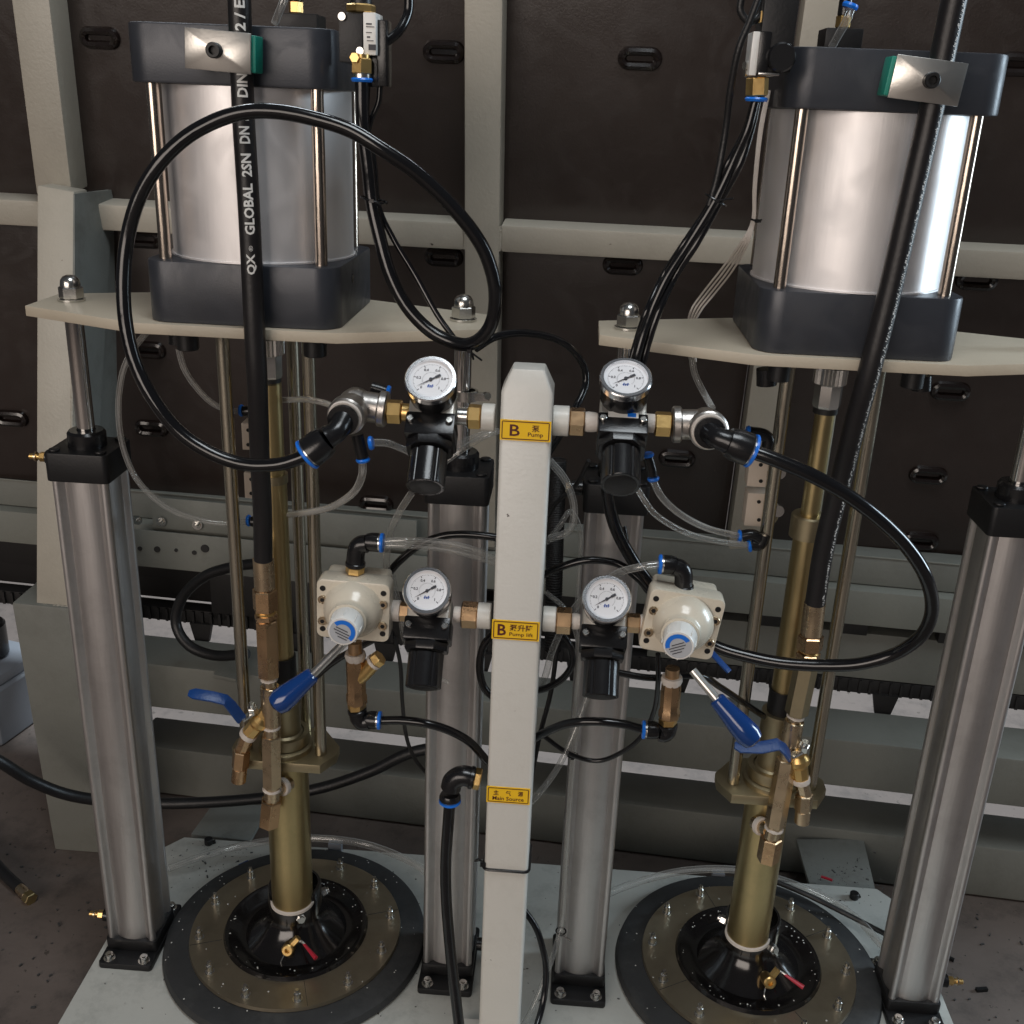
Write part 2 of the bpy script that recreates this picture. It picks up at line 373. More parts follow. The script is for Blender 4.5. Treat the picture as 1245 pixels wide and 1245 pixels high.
# ---- strut (front leg) and foot block, lower left
mb = MB()
a = [PY(45, 225, 1.93), PY(90, 233, 1.93)]; b = [PY(44, 735, 1.80), PY(86, 738, 1.80)]
dz = V((0.0, 0.055, 0))
pts = [a[0], a[1], b[1], b[0]]
vs = pts + [p + dz for p in pts]
mb.raw(vs, [(0, 1, 2, 3), (7, 6, 5, 4), (0, 4, 5, 1), (1, 5, 6, 2), (2, 6, 7, 3), (3, 7, 4, 0)])
st = thing('support_strut', 'sloping beige painted strut on its tapered steel foot at the left edge', 'steel support', (PZ(110, 1025, ZF).x, 1.85, ZF))
obj('strut', mb, FRAME, st, 0.004)
weld(st, PY(44, 736, 1.798), PY(86, 739, 1.798), .004); weld(st, PY(88, 250, 1.93), PY(87, 735, 1.80), .0028)
# side gusset (pale plate, catches the window light)
g = [PY(90, 240, 1.93), PY(118, 240, 2.02), PY(190, 760, 2.05), PY(150, 860, 1.99), PY(103, 828, 1.80), PY(86, 735, 1.80)]
def slab(pts, thick, nrm=None):
    n = len(pts); p = [V(q) for q in pts]
    nn = (nrm or (p[1]-p[0]).cross(p[2]-p[0])).normalized()*thick
    m = MB(); m.raw(p + [a+nn for a in p], [tuple(range(n)), tuple(range(n, 2*n))[::-1]] + [(i, (i+1) % n, n+(i+1) % n, n+i) for i in range(n)]); return m
gx = PY(88, 500, 1.86).x
gp = [V((PY(92, 240, 1.95).x, 1.93, 1.22)), V((PY(92, 240, 1.95).x+0.02, 2.05, 1.22)), V((PY(88, 500, 1.9).x, 2.03, 0.50)), V((PY(92, 700, 1.9).x, 1.90, 0.42)), V((PY(96, 800, 1.84).x, 1.85, 0.30)), V((PY(96, 800, 1.80).x, 1.80, 0.30)), V((PY(87, 736, 1.80).x, 1.80, 0.45))]
obj('gusset', slab(gp, 0.008, V((1, 0, 0))), DUSTP, st)
# foot block
t0, t1 = PY(14, 733, 1.79), PY(86, 740, 1.79); b0, b1 = PZ(76, 1020, ZF), PZ(152, 1034, ZF)
b0.y = b1.y = 1.79
vs = [t0, t1, b1, b0]; vs2 = [V((p.x, p.y+0.16, p.z)) for p in vs]
mb = MB(); mb.raw(vs+vs2, [(0, 1, 2, 3), (7, 6, 5, 4), (0, 4, 5, 1), (1, 5, 6, 2), (2, 6, 7, 3), (3, 7, 4, 0)])
obj('foot_block', mb, BEAM_SHADED, st, 0.005)

# ---- long beams under the wall
BY = R(-4.6)
bex = V((math.cos(BY), math.sin(BY), 0)); bnb = V((-math.sin(BY), math.cos(BY), 0))
def long_box(mb, Y0, dep, z0, z1, x0=-1.9, x1=1.9):
    T = Matrix((bex, bnb, V((0, 0, 1)))).transposed().to_4x4(); T.translation = V((0, Y0, 0))
    mb.box(((x0+x1)/2, dep/2, (z0+z1)/2), (x1-x0, dep, z1-z0), T); return T
def ybeam(x, y, Y0):
    d = ray(x, y); s = math.tan(-BY); k = Y0/(d.y+s*d.x); return CAM + d*k
def beamthing(name, label, cat, Y0, dep, z0, z1, mt, bev=0.006, x0=-1.9, x1=1.9):
    mb = MB(); long_box(mb, Y0, dep, z0, z1, x0, x1)
    o = obj(name, mb, mt, None, bev, loc=(0, Y0, z0)); tagp(o, label, cat); return o
Y1 = 1.90
z_ = lambda x, y, Y0: ybeam(x, y, Y0).z
beamthing('floor_beam', 'upper grey-green square steel beam running low behind the pumps', 'steel beam', Y1, 0.125, z_(1050, 960, Y1), z_(1050, 903, Y1), BEAM_SHADED, x0=-0.95)
Y2 = 1.93
beamthing('floor_beam', 'lowest grey-green steel beam just above the floor behind the base plate', 'steel beam', Y2, 0.12, ZF+0.005, z_(1050, 1012, Y2), BEAM_SHADED, x0=-0.95)
Y3 = 2.05
conv = thing('conveyor_rail', 'painted steel conveyor rail with bolted angle running below the wall panels', 'conveyor', (0, Y3, 0.25))
T3 = None
def cpart(name, Y0, dep, z0, z1, mt, bev=0.002, x0=-1.9, x1=1.9):
    mb = MB(); long_box(mb, Y0, dep, z0, z1, x0, x1); return obj(name, mb, mt, conv, bev)
zr = [z_(1000, y, Y3) for y in (655, 673, 707, 748, 765, 820, 845)]
cpart('upper_rail', Y3, 0.06, zr[2]+0.002, zr[1], BEAM_SHADED)
cpart('rail_lip', Y3-0.002, 0.004, zr[1], zr[1]+0.004, RAILP)
cpart('lower_rail', Y3-0.03, 0.06, zr[3], zr[2], RAILP)
cpart('light_blocker_box', Y3+0.062, 0.17, zr[5]-0.01, zr[2], CHAINM)  # added dark box, keeps the far light off the lowest beam's top
for xx in (-0.62, 0.05, 1.2): cpart('conveyor_leg', Y3+0.09, 0.06, ZF, zr[5]-0.012, BEAM_SHADED, x0=xx, x1=xx+0.05)
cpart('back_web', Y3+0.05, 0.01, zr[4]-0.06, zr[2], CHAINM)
cpart('motor_box', Y3+0.00, 0.05, zr[5], zr[4], BEAM_SHADED, x0=0.2, x1=1.9)
cpart('motor_box', Y3+0.00, 0.05, zr[5]-0.02, zr[4]-0.01, CHAINM, x0=-0.78, x1=-0.12)
for xx in (0.40, 0.57, 0.78):
    cpart('switch_block', Y3-0.012, 0.03, zr[4], zr[4]+0.03, CHAINM, x0=xx, x1=xx+0.07)
# slotted angle with bolts, left part
zl = [z_(225, y, 2.0) for y in (608, 645, 652, 690)]
cpart('slotted_angle', 2.0, 0.004, zl[1], zl[0], BEAM_SHADED, 0.001, -0.88, -0.30)
cpart('slotted_angle', 1.985, 0.004, zl[3], zl[1]-0.002, BEAM_SHADED, 0.001, -0.92, -0.18)
for x, y in ((167, 632), (196, 634), (240, 638)):
    p = ybeam(x, y, 1.995); mb = MB(); mb.hexn(p, p+V((0, -0.006, 0)), 0.008); mb.cyl(p, p+V((0, -0.002, 0)), 0.011)
    mb.cyl(p, p+V((0, -0.013, 0)), 0.004); obj('hex_bolt', mb, STEEL, conv)
for x, y, s in ((191, 668, .007), (236, 672, .005), (249, 667, .009), (170, 667, .005), (214, 669, .004)):
    p = ybeam(x, y, 1.983); mb = MB(); mb.cyl(p+V((0, .001, 0)), p+V((0, -0.0005, 0)), s); obj('bolt_hole', mb, CHAINM, conv)
# cable chain under the rail
ch = thing('cable_chain', 'black plastic cable chain with hanging teeth in front of the bright floor', 'cable chain', (0, 2.05, 0.2))
mb = MB(); long_box(mb, 2.05, 0.04, zr[5]-0.035, zr[5]-0.002); obj('chain_body', mb, CHAINM, ch, 0.002)
for i in range(150):
    x = -1.6+i*0.021
    mb0 = MB(); T = Matrix((bex, bnb, V((0, 0, 1)))).transposed().to_4x4(); T.translation = V((0, 2.05, 0))
    if i == 0:
        mb0.box((0, -0.003, zr[5]-0.018), (0.006, 0.006, 0.03), T); link = obj('chain_link', mb0, CHAINM, ch); link.location += bex*x
        base_loc = link.location.copy()-bex*x
    else:
        c = link.copy(); C.objects.link(c); c.parent = ch; c.location = base_loc + bex*x
for i in range(14):
    x = -1.45+i*0.215; T = Matrix((bex, bnb, V((0, 0, 1)))).transposed().to_4x4(); T.translation = V((0, 2.04, 0)) + bex*x
    mb = MB(); z1 = zr[5]-0.03; mb.prism([(-0.026, z1), (0.026, z1), (0.016, z1-0.045), (-0.016, z1-0.045)], 0, 0.012,
              T @ Matrix.Rotation(math.pi/2, 4, 'X') @ Matrix.Translation((0, 0, -0.012)))
    obj('hanging_tooth', mb, CHAINM, ch)
# bracket on the upper beam (left) and plates behind the base
def plate_px(name, label, cat, px, Z, th, mt, bev=0.002):
    p = [PZ(x, y, Z) for x, y in px]; c = sum(p, V((0, 0, 0)))/len(p)
    mb = MB(); mb.prism([(q.x, q.y) for q in p], Z-th, Z); o = obj(name, mb, mt, None, bev, loc=(c.x, c.y, Z-th)); return tagp(o, label, cat)
plate_px('link_plate', 'pale steel connecting plate behind the base, left of the gold pump tube', 'steel plate', [(258, 978), (328, 978), (304, 1022), (232, 1014)], -0.012, 0.01, DUSTP)
plate_px('link_plate', 'dusty pale connecting plate with chips on it, behind the right follower plate', 'steel plate', [(968, 1020), (1050, 1020), (1066, 1088), (985, 1078)], -0.012, 0.01, DUSTP)
ztop = z_(1050, 903, Y1)
br = plate_px('angle_bracket', 'small grey angle bracket lying on the upper beam, left side', 'bracket', [(272, 790), (302, 794), (287, 826), (259, 820)], ztop+0.012, 0.010, BEAM_SHADED)
# things beyond / hall back wall far away so the floor does not run forever
mb = MB(); mb.box((0, 9, 2.2), (24, 0.2, 5)); tagp(obj('hall_wall', mb, WALLB), 'distant dim brown-grey hall wall behind everything', 'wall')

# ---- left edge: grey device on the floor
dv = thing('control_box', 'light blue-grey plastic box with a yellow sticker on the floor at left edge', 'box', PZ(20, 900, ZF))
p = PZ(22, 905, ZF); M = Matrix.Translation((p.x-.068, p.y, 0)) @ Matrix.Rotation(R(-14), 4, 'Z')
mb = MB(); mb.box((-0.06, 0.10, ZF+0.075), (0.20, 0.22, 0.15), M); obj('body', mb, LGREY, dv, 0.012, 3)
mb = MB(); mb.box((-0.05, 0.10, ZF+0.165), (0.16, 0.17, 0.028), M); obj('lid', mb, LGREY, dv, 0.006)
mb = MB(); mb.cyl(M @ V((-0.07, 0.10, ZF+0.18)), M @ V((-0.07, 0.10, ZF+0.27)), 0.05, n=24, ch=.005); obj('cap', mb, PLAS, dv)
mb = MB(); mb.box((0.031, -0.0122, ZF+0.075), (0.020, 0.002, 0.045), M); obj('sticker', mb, LABELY, dv)

# ------------------------------------------------------------------ base plate
ba = thing('base_plate', 'large pale green painted steel base plate carrying both pump presses', 'base plate', (0, 1.4, ZF))
mb = MB(); mb.prism([(-0.757, 0.9), (0.70, 0.9), (0.70, 1.66), (0.655, 1.715), (-0.72, 1.715), (-0.757, 1.67)], -0.02, 0.0)
obj('top_plate', mb, BASEP, ba, 0.002)
mb = MB(); mb.box((0, 1.3, -0.07), (1.3, 0.72, 0.0985)); obj('frame_box', mb, BEAM_SHADED, ba, 0.003)

# ------------------------------------------------------------------ lift cylinders
def rounded_rect(hx, hy, r, n=5):
    out = []
    for (sx, sy, a0) in ((1, 1, 0), (-1, 1, 90), (-1, -1, 180), (1, -1, 270)):
        for k in range(n+1):
            a = R(a0+90*k/n); out.append((sx*(hx-r)+r*math.cos(a), sy*(hy-r)+r*math.sin(a)))
    return out
def cap_screw(mb, p, ax=(0, 0, 1), r=0.0065, h=0.010):
    mb.cyl(p, V(p)+V(ax)*h, r, n=14, ch=0.001)
YP = 1.44
def make_cyl():
    t = thing('lift_cylinder', 'x', 'pneumatic cylinder')
    mb = MB()
    sec = []
    for q in range(4):
        b = 90*q
        for k in range(-5, 6): sec.append(((0.0405+.0006*abs(k)/5)*math.cos(R(b+k*7.2)), (0.0405+.0006*abs(k)/5)*math.sin(R(b+k*7.2))))
        c = (0.0352*math.sqrt(2)*math.cos(R(b+45)), 0.0352*math.sqrt(2)*math.sin(R(b+45)))
        for k in range(9):
            a = R(b-75+k*240/8); sec.append((c[0]+0.0062*math.cos(a), c[1]+0.0062*math.sin(a)))
    mb.prism(sec, 0.034, 0.868); obj('tube', mb, ALU, t)
    mb = MB(); mb.prism(rounded_rect(0.046, 0.046, 0.008), 0.869, 0.912)
    for sx in (-1, 1):
        for sy in (-1, 1): mb.cyl((sx*.034, sy*.034, 0.912), (sx*.034, sy*.034, 0.916), 0.008, n=12)
    obj('head', mb, PLASD, t, 0.0025)
    mb = MB(); mb.lathe([(0.0135, 0), (0.027, 0), (0.027, 0.020), (0.024, 0.024), (0.0135, 0.024)], (0, 0, 0.912), n=28); obj('rod_seal', mb, PLAS, t)
    mb = MB(); mb.prism(rounded_rect(0.044, 0.044, 0.006), 0.012, 0.034); obj('foot_block', mb, PLASD, t, 0.002)
    mb = MB(); mb.prism(rounded_rect(0.046, 0.076, 0.006), 0.0, 0.012); obj('foot_plate', mb, PLASD, t, 0.002)
    for sx in (-1, 1):
        for sy in (-1, 1):
            mb = MB(); p = V((sx*.030, sy*.064, 0.012)); mb.cyl(p, p+V((0, 0, 0.0015)), 0.010, n=18); cap_screw(mb, p, r=0.0072, h=0.010)
            mb.cyl(p+V((0, 0, 0.0112)), p+V((0, 0, 0.0114)), 0.0035, n=6)
            obj('foot_bolt', mb, STEEL, t)
    mb = MB(); mb.cyl((0, 0, 0.93), (0, 0, 1.107), 0.0125, n=28); obj('piston_rod', mb, CHROME, t)
    nut = MB(); nut.cyl((0, 0, 1.1225), (0, 0, 1.1255), 0.0185, n=28); nut.hexn((0, 0, 1.1255), (0, 0, 1.142), 0.0165, ph=0.3)
    nut.lathe([(0.0135, 0), (0.0135, 0.004), (0.0125, 0.010), (0.009, 0.0145), (0.004, 0.0165), (0, 0.017)], (0, 0, 1.141), n=24)
    obj('acorn_nut', nut, STEEL, t)
    return t
cyl0 = make_cyl()
lab = ['lift cylinder at far left with a brass fitting on its black head', 'lift cylinder behind the upper left regulator, left of the ivory post',
       'lift cylinder right of the ivory post, behind the upper right regulator', 'lift cylinder at the right edge of the picture, beside the dusty floor']
cyls = []
for i, x in enumerate((-0.697, -0.150, 0.074, 0.632)):
    c = cyl0 if i == 0 else copy_tree(cyl0)
    c.location = (x, YP, 0); c['wl'] = [x, YP, 0]; relabel(c, lab[i], 'aluminium lift cylinders of the two presses'); cyls.append(c)
def port(cy, side, z, mt=BRASS, elbow=True):
    x = cy.location.x
    mb = MB(); s = side
    mb.cyl((x+s*.046, YP, z), (x+s*.064, YP, z), 0.011, n=18, ch=.001)
    o = obj('port_elbow', mb, PLAS, cy)
    mb = MB(); mb.hexn((x+s*.064, YP, z), (x+s*.074, YP, z), 0.0075); mb.cyl((x+s*.074, YP, z), (x+s*.090, YP, z), 0.0045, n=14, ch=.0008)
    obj('port_fitting', mb, mt, cy)
    mb = MB(); mb.cyl((x+s*.079, YP, z), (x+s*.082, YP, z), 0.007, n=16); obj('lock_ring', mb, NBRASS, cy)
port(cyls[0], -1, 0.89); port(cyls[0], -1, 0.045); port(cyls[3], 1, 0.045)
port(cyls[1], 1, 0.045); port(cyls[2], -1, 0.89, NBRASS)
for c in cyls: c['category'] = 'pneumatic cylinder'

# ------------------------------------------------------------------ cross plates
def cross_plate(name, label, xc, li, lo, flip):
    s = -1 if flip else 1
    pts = [(-lo, -0.05), (-0.135, -0.124), (0.125, -0.124), (li, -0.05), (li, 0.05), (0.125, 0.124), (-0.135, 0.124), (-lo, 0.05)]
    pts = [(s*a, b) for a, b in pts]
    if flip: pts = pts[::-1]
    mb = MB(); mb.prism([(xc+a, YP+b) for a, b in pts], 1.108, 1.122)
    o = obj('cross_plate', mb, PLATEP, None, 0.0012, loc=(xc, YP, 1.108)); tagp(o, label, 'steel plate', 'cream cross plates carrying the air motors'); return o
XL, XR = -0.423, 0.353
cross_plate('cross_plate', 'cream steel cross plate under the left air motor, acorn nuts at both ends', XL, 0.312, 0.316, False)
cross_plate('cross_plate', 'cream steel cross plate under the right air motor, running out of the picture', XR, 0.318, 0.345, True)

# ------------------------------------------------------------------ air motors
def make_motor():
    t = thing('air_motor', 'x', 'pneumatic cylinder')
    mb = MB(); mb.prism(rounded_rect(0.125, 0.122, 0.030, 8), 1.1222, 1.200); obj('lower_head', mb, HEADM, t, 0.003)
    mb = MB(); mb.prism(rounded_rect(0.125, 0.122, 0.030, 8), 1.408, 1.474); obj('upper_head', mb, HEADM, t, 0.003)
    mb = MB(); mb.lathe([(0.119, 1.2005), (0.119, 1.4075)], n=96); mb.lathe([(0.1215, 1.2002), (0.1215, 1.2022), (0.119, 1.2022)], n=96); obj('barrel', mb, BARREL, t)
    for sx in (-1, 1):
        for sy in (-1, 1):
            mb = MB(); mb.cyl((sx*.1005, sy*.099, 1.2003), (sx*.1005, sy*.099, 1.4078), 0.0078, n=20); obj('tie_rod', mb, ROD, t)
            mb = MB(); mb.cyl((sx*.085, sy*.085, 1.080), (sx*.085, sy*.085, 1.1075), 0.0145, n=20, ch=.001); obj('rubber_foot', mb, PLASD, t)
    return t
mot0 = make_motor(); mot0.location = (XL, YP+0.008, 0); mot0['wl'] = [XL, YP+0.008, 0]
mot1 = copy_tree(mot0); mot1.location = (XR, YP+0.008, 0); mot1['wl'] = [XR, YP+0.008, 0]
relabel(mot0, 'large silver air cylinder with dark slate heads on the left press', 'air motors on top of the presses')
relabel(mot1, 'large silver air cylinder with dark slate heads on the right press', 'air motors on top of the presses')
# little port hole on the side of the left lower head
mb = MB(); p = V((XL+0.1252, YP-0.02, 1.175)); mb.cyl(p, p+V((0.0006, 0, 0)), 0.006, n=16); obj('port_hole', mb, PLAS, mot0)

# ------------------------------------------------------------------ elbows / push fittings
def push_end(parent, p, d, r, body=0.02, bmat=PLAS, ring=True):
    """barrel of a push fitting ending at p (outer end), pointing d"""
    d = V(d).normalized(); p = V(p)
    mb = MB(); mb.lathe([(0, -body), (r*.86, -body), (r, -body*.7), (r, -0.006), (0, -0.006)], p, d, 22); obj('fitting_body', mb, bmat, parent)
    mb = MB(); mb.cyl(p-d*0.006, p-d*0.0035, r*.9, n=22); obj('silver_ring', mb, STEEL, parent)
    mb = MB(); mb.lathe([(0, -0.0035), (r*1.02, -0.0035), (r*1.04, -0.001), (r*.95, 0.0005), (0, 0.001)], p, d, 22); obj('release_collar', mb, BLUE, parent)
def elbow_body(mb, pts, r, n=18): mb.tube(pts, r, n, True, 6)

# ------------------------------------------------------------------ big hoses (QX) with clamps
def tube_thing(name, label, cat, pts, r, mt, n=16, step=8, group=None):
    P = [PY(*p) if len(p) == 3 else V(p) for p in pts]
    mb = MB(); mb.tube(P, r, n, True, step)
    o = obj(name, mb, mt, None, loc=tuple(P[0])); tagp(o, label, cat, group); return o, P
YH = 1.30
qx = thing('material_hose', 'thick black high-pressure hose with white lettering, hanging before the left air motor', 'hose', PY(319, 682, 1.36), 'high-pressure material hoses')
qp = [(287, -90, YH), (291, 0, YH), (295.5, 130, YH), (299.5, 200, YH), (303, 260, YH), (306.5, 333, YH), (310, 410, YH), (313, 470, YH+.005), (316, 560, YH+.03), (319, 620, YH+.05), (320, 680, YH+.06)]
mb = MB(); QP = [PY(*p) for p in qp]; mb.tube(QP, 0.0132, 28, True, 8); obj('hose_body', mb, RUBS, qx)
# lettering wrapped on the hose
mb = MB(); QS = spline(QP, 16)
def hose_at(py):
    # find spline position by projected pixel y
    best = None
    def prj(p):
        q = p-CAM; z = q.dot(f_); return 622.5-F*q.dot(u_)/z
    for i in range(len(QS)-1):
        a, b = prj(QS[i]), prj(QS[i+1])
        if (a-py)*(b-py) <= 0 and a != b:
            t = (py-a)/(b-a); return QS[i].lerp(QS[i+1], t), (QS[i]-QS[i+1]).normalized()
    return QS[0], (QS[0]-QS[1]).normalized()
def hose_word(txt, y0, y1, h=0.0122, bold=0.03):
    p0, _ = hose_at(y0); p1, _ = hose_at(y1); L = (p1-p0).length; ax = (p1-p0).normalized(); mid = (p0+p1)/2
    vs, fs = text_mesh(txt, h, bold, L)
    bm_ = bmesh.new(); bv_ = [bm_.verts.new(v) for v in vs]
    for q in fs:
        try: bm_.faces.new([bv_[i] for i in q])
        except ValueError: pass
    for k in range(-5, 6):
        bmesh.ops.bisect_plane(bm_, geom=list(bm_.verts)+list(bm_.edges)+list(bm_.faces), plane_co=(0, k*h/11, 0), plane_no=(0, 1, 0))
    bm_.verts.index_update(); vs = [v.co.copy() for v in bm_.verts]; fs = [tuple(v.index for v in q.verts) for q in bm_.faces]; bm_.free()
    toc = (CAM-mid); toc = (toc-ax*toc.dot(ax)).normalized(); lf = ax.cross(toc)*1
    if lf.x > 0: lf = -lf
    rr = 0.0132+0.0004; out = []
    for v in vs:
        a = v.y/rr; c = mid + ax*v.x; out.append(c + toc*rr*math.cos(a) + lf*rr*math.sin(a))
    mb.raw(out, fs)
hose_word('QX', 332, 307); 
vs = hose_word('®', 304, 297, 0.005, 0.0)
hose_word('GLOBAL', 284, 222); hose_word('2SN', 214, 186); hose_word('DN', 174, 153); hose_word('12', 146, 128)
hose_word('DIN', 118, 89); hose_word('2 / EN', 38, -14)
mb.flat = True; obj('lettering', mb, WPRINT, qx)['kind'] = 'stuff'
qy = thing('material_hose', 'thick black high-pressure hose with a braided white edge, hanging before the right air motor', 'hose', PY(991, 735, 1.36), 'high-pressure material hoses')
qp2 = [(1178, -80, 1.29), (1160, 0, 1.29), (1133, 130, 1.295), (1108, 240, 1.295), (1084, 345, 1.295), (1058, 448, 1.295), (1041, 510, 1.31), (1026, 570, 1.33), (1003, 660, 1.35), (991, 733, 1.36)]
mb = MB(); QP2 = [PY(*p) for p in qp2]; mb.tube(QP2, 0.0138, 28, True, 8); obj('hose_body', mb, RUBS, qy)
# worn printed line along the right edge: small dashes
mb = MB(); S2 = spline(QP2, 40)
for i in range(0, len(S2)-2):
    a = S2[i]; b = S2[i+1]; ax = (b-a).normalized(); toc = CAM-a; toc = (toc-ax*toc.dot(ax)).normalized(); rt = ax.cross(toc)
    if rt.x < 0: rt = -rt
    for k in range(2):
        if random.random() < 0.22: continue
        an = R(50+random.uniform(-7, 9)); wd = R(random.uniform(4, 9)); l = random.uniform(.25, .5)
        c = a.lerp(b, k*0.5); rr = 0.0142
        d = lambda t, s: c + (b-a)*t + toc*rr*math.cos(an+s) + rt*rr*math.sin(an+s)
        mb.raw([d(0, -wd), d(l, -wd*.3), d(l, wd), d(0, wd*.3)], [(0, 1, 2, 3)])
obj('printed_line', mb, WPRINT, qy)['kind'] = 'stuff'

def hose_clamp(label, cxp, cyp, Y, w, h, side):
    p = PY(cxp, cyp, Y); t = thing('hose_clamp', label, 'clamp', p, 'hose clamps on the upper heads')
    M = Matrix.Translation(p) @ Matrix.Rotation(R(3 if side > 0 else 5), 4, 'Y')
    mb = MB(); hw, hh = w/2, h/2
    # dished cover plate: raised rim falling to centre
    T = M @ Matrix.Rotation(R(90), 4, 'X')
    vs = [V((-hw, -hh, 0)), V((hw, -hh, 0)), V((hw, hh, 0)), V((-hw, hh, 0)), V((-hw, -hh, .004)), V((hw, -hh, .004)), V((hw, hh, .004)), V((-hw, hh, .004)),
          V((-hw*.12, -hh*.16, .0125)), V((hw*.12, -hh*.16, .0125)), V((hw*.12, hh*.16, .0125)), V((-hw*.12, hh*.16, .0125))]
    mb.raw([T @ v for v in vs], [(3, 2, 1, 0), (0, 1, 5, 4), (1, 2, 6, 5), (2, 3, 7, 6), (3, 0, 4, 7), (4, 5, 9, 8), (5, 6, 10, 9), (6, 7, 11, 10), (7, 4, 8, 11), (8, 9, 10, 11)])
    obj('cover_plate', mb, CLAMP, t, 0.0008)
    mb = MB(); mb.box((side*0.004, 0.017, 0), (w, 0.03, h*.92), M); obj('plastic_jaw', mb, GREEN, t, 0.002)
    mb = MB(); mb.lathe([(0, .010), (.0072, .010), (.0085, .012), (.0085, .021), (.0075, .022), (.0048, .022), (.0048, .016), (0, .016)], M @ V((0, 0, 0)), (M.to_3x3() @ V((0, -1, 0))), 20); obj('socket_screw', mb, PLASD, t)
hose_clamp('silver hose clamp with green jaw on the left upper head', 266, 62, 1.286, 0.076, 0.043, 1)
hose_clamp('silver hose clamp with green jaw on the right upper head', 1127, 98, 1.278, 0.077, 0.044, -1)

# ------------------------------------------------------------------ pumps (lower part)
def make_pump(xc, label, thin):
    t = thing('transfer_pump', label, 'pump', (xc, YP, 0.0), 'piston pumps standing on the follower plates')
    A = lambda z, dx=0, dy=0: V((xc+dx, YP+dy, z))
    def L(name, prof, mt, n=32, dx=0, dy=0): mb = MB(); mb.lathe(prof, A(0, dx, dy), n=n); return obj(name, mb, mt, t)
    L('seal_gland', [(0, 1.105), (.032, 1.105), (.034, 1.10), (.034, 1.087), (0, 1.087)], PLASD)
    # splined coupling
    sec = []
    for k in range(48):
        rr = 0.0225 if k % 2 == 0 else 0.0200; sec.append((xc+rr*math.cos(2*math.pi*k/48), YP+rr*math.sin(2*math.pi*k/48)))
    mb = MB(); mb.prism(sec, 1.062, 1.087); obj('coupling', mb, STEEL, t)
    mb = MB(); mb.lathe([(0, 1.028), (.0175, 1.028), (.019, 1.032), (.019, 1.060), (.0175, 1.062), (0, 1.062)], A(0), n=8); obj('coupling_nut', mb, STEEL, t)
    L('coupling_tail', [(0, 1.020), (.0165, 1.020), (.0165, 1.028), (0, 1.028)], DSTEEL)
    if thin:
        L('pump_rod', [(0, .865), (.0135, .865), (.0135, 1.022), (0, 1.022)], GOLD)
        L('rod_collar', [(0, .836), (.0255, .836), (.0255, .868), (.0235, .8705), (0, .8705)], GOLD2)
        L('upper_tube', [(0, .585), (.0188, .585), (.0188, .835), (0, .835)], GOLD)
        top2 = .585
    else:
        L('pump_rod', [(0, .885), (.0165, .885), (.0165, 1.022), (0, 1.022)], GOLD)
        L('rod_collar', [(0, .872), (.0205, .872), (.0205, .885), (0, .885)], GOLD2)
        L('upper_tube', [(0, .585), (.0185, .585), (.0185, .872), (0, .872)], GOLD)
        top2 = .585
    L('tube_seal', [(0, .545), (.0205, .545), (.0215, .55), (.0215, top2), (0, top2)], PLASD)
    L('gland_body', [(0, .43), (.031, .43), (.031, .445), (.025, .45), (.025, .500), (.028, .505), (.028, .545), (0, .545)], GOLD2)
    L('gland_ring', [(.03, .43), (.038, .43), (.039, .436), (.038, .448), (.03, .448)], GOLD2)
    # yellow flange plate (hexagon with cut corners)
    pl = []
    for (x, y) in ((-.085, -.012), (-.066, -.045), (.066, -.045), (.085, -.012), (.085, .012), (.05, .06), (-.05, .06), (-.085, .012)): pl.append((xc+x, YP+y))
    mb = MB(); mb.prism(pl, .402, .418); obj('flange_plate', mb, GOLD2, t, 0.0015)
    L('flange_ring', [(0, .418), (.043, .418), (.043, .426), (.036, .4295), (0, .4295)], GOLD2)
    L('pump_tube', [(0, .105), (.0345, .105), (.0345, .40), (0, .40)], GOLD, 40)
    L('tube_ring', [(.030, .108), (.0375, .108), (.0372, .112), (.0347, .1135), (.0347, .109)], PTFE, 40)
    for (dx, dy) in ((-.060, -.012), (.060, -.012), (.02, .055)):
        mb = MB(); mb.cyl(A(.419, dx, dy), A(1.107, dx, dy), 0.0095, n=20); obj('tie_rod', mb, ZROD, t)
    return t
pumpL = make_pump(XL, 'olive-gold piston pump column of the left press with its tie rods', False)
pumpR = make_pump(XR, 'olive-gold piston pump column of the right press with a pale collar', True)

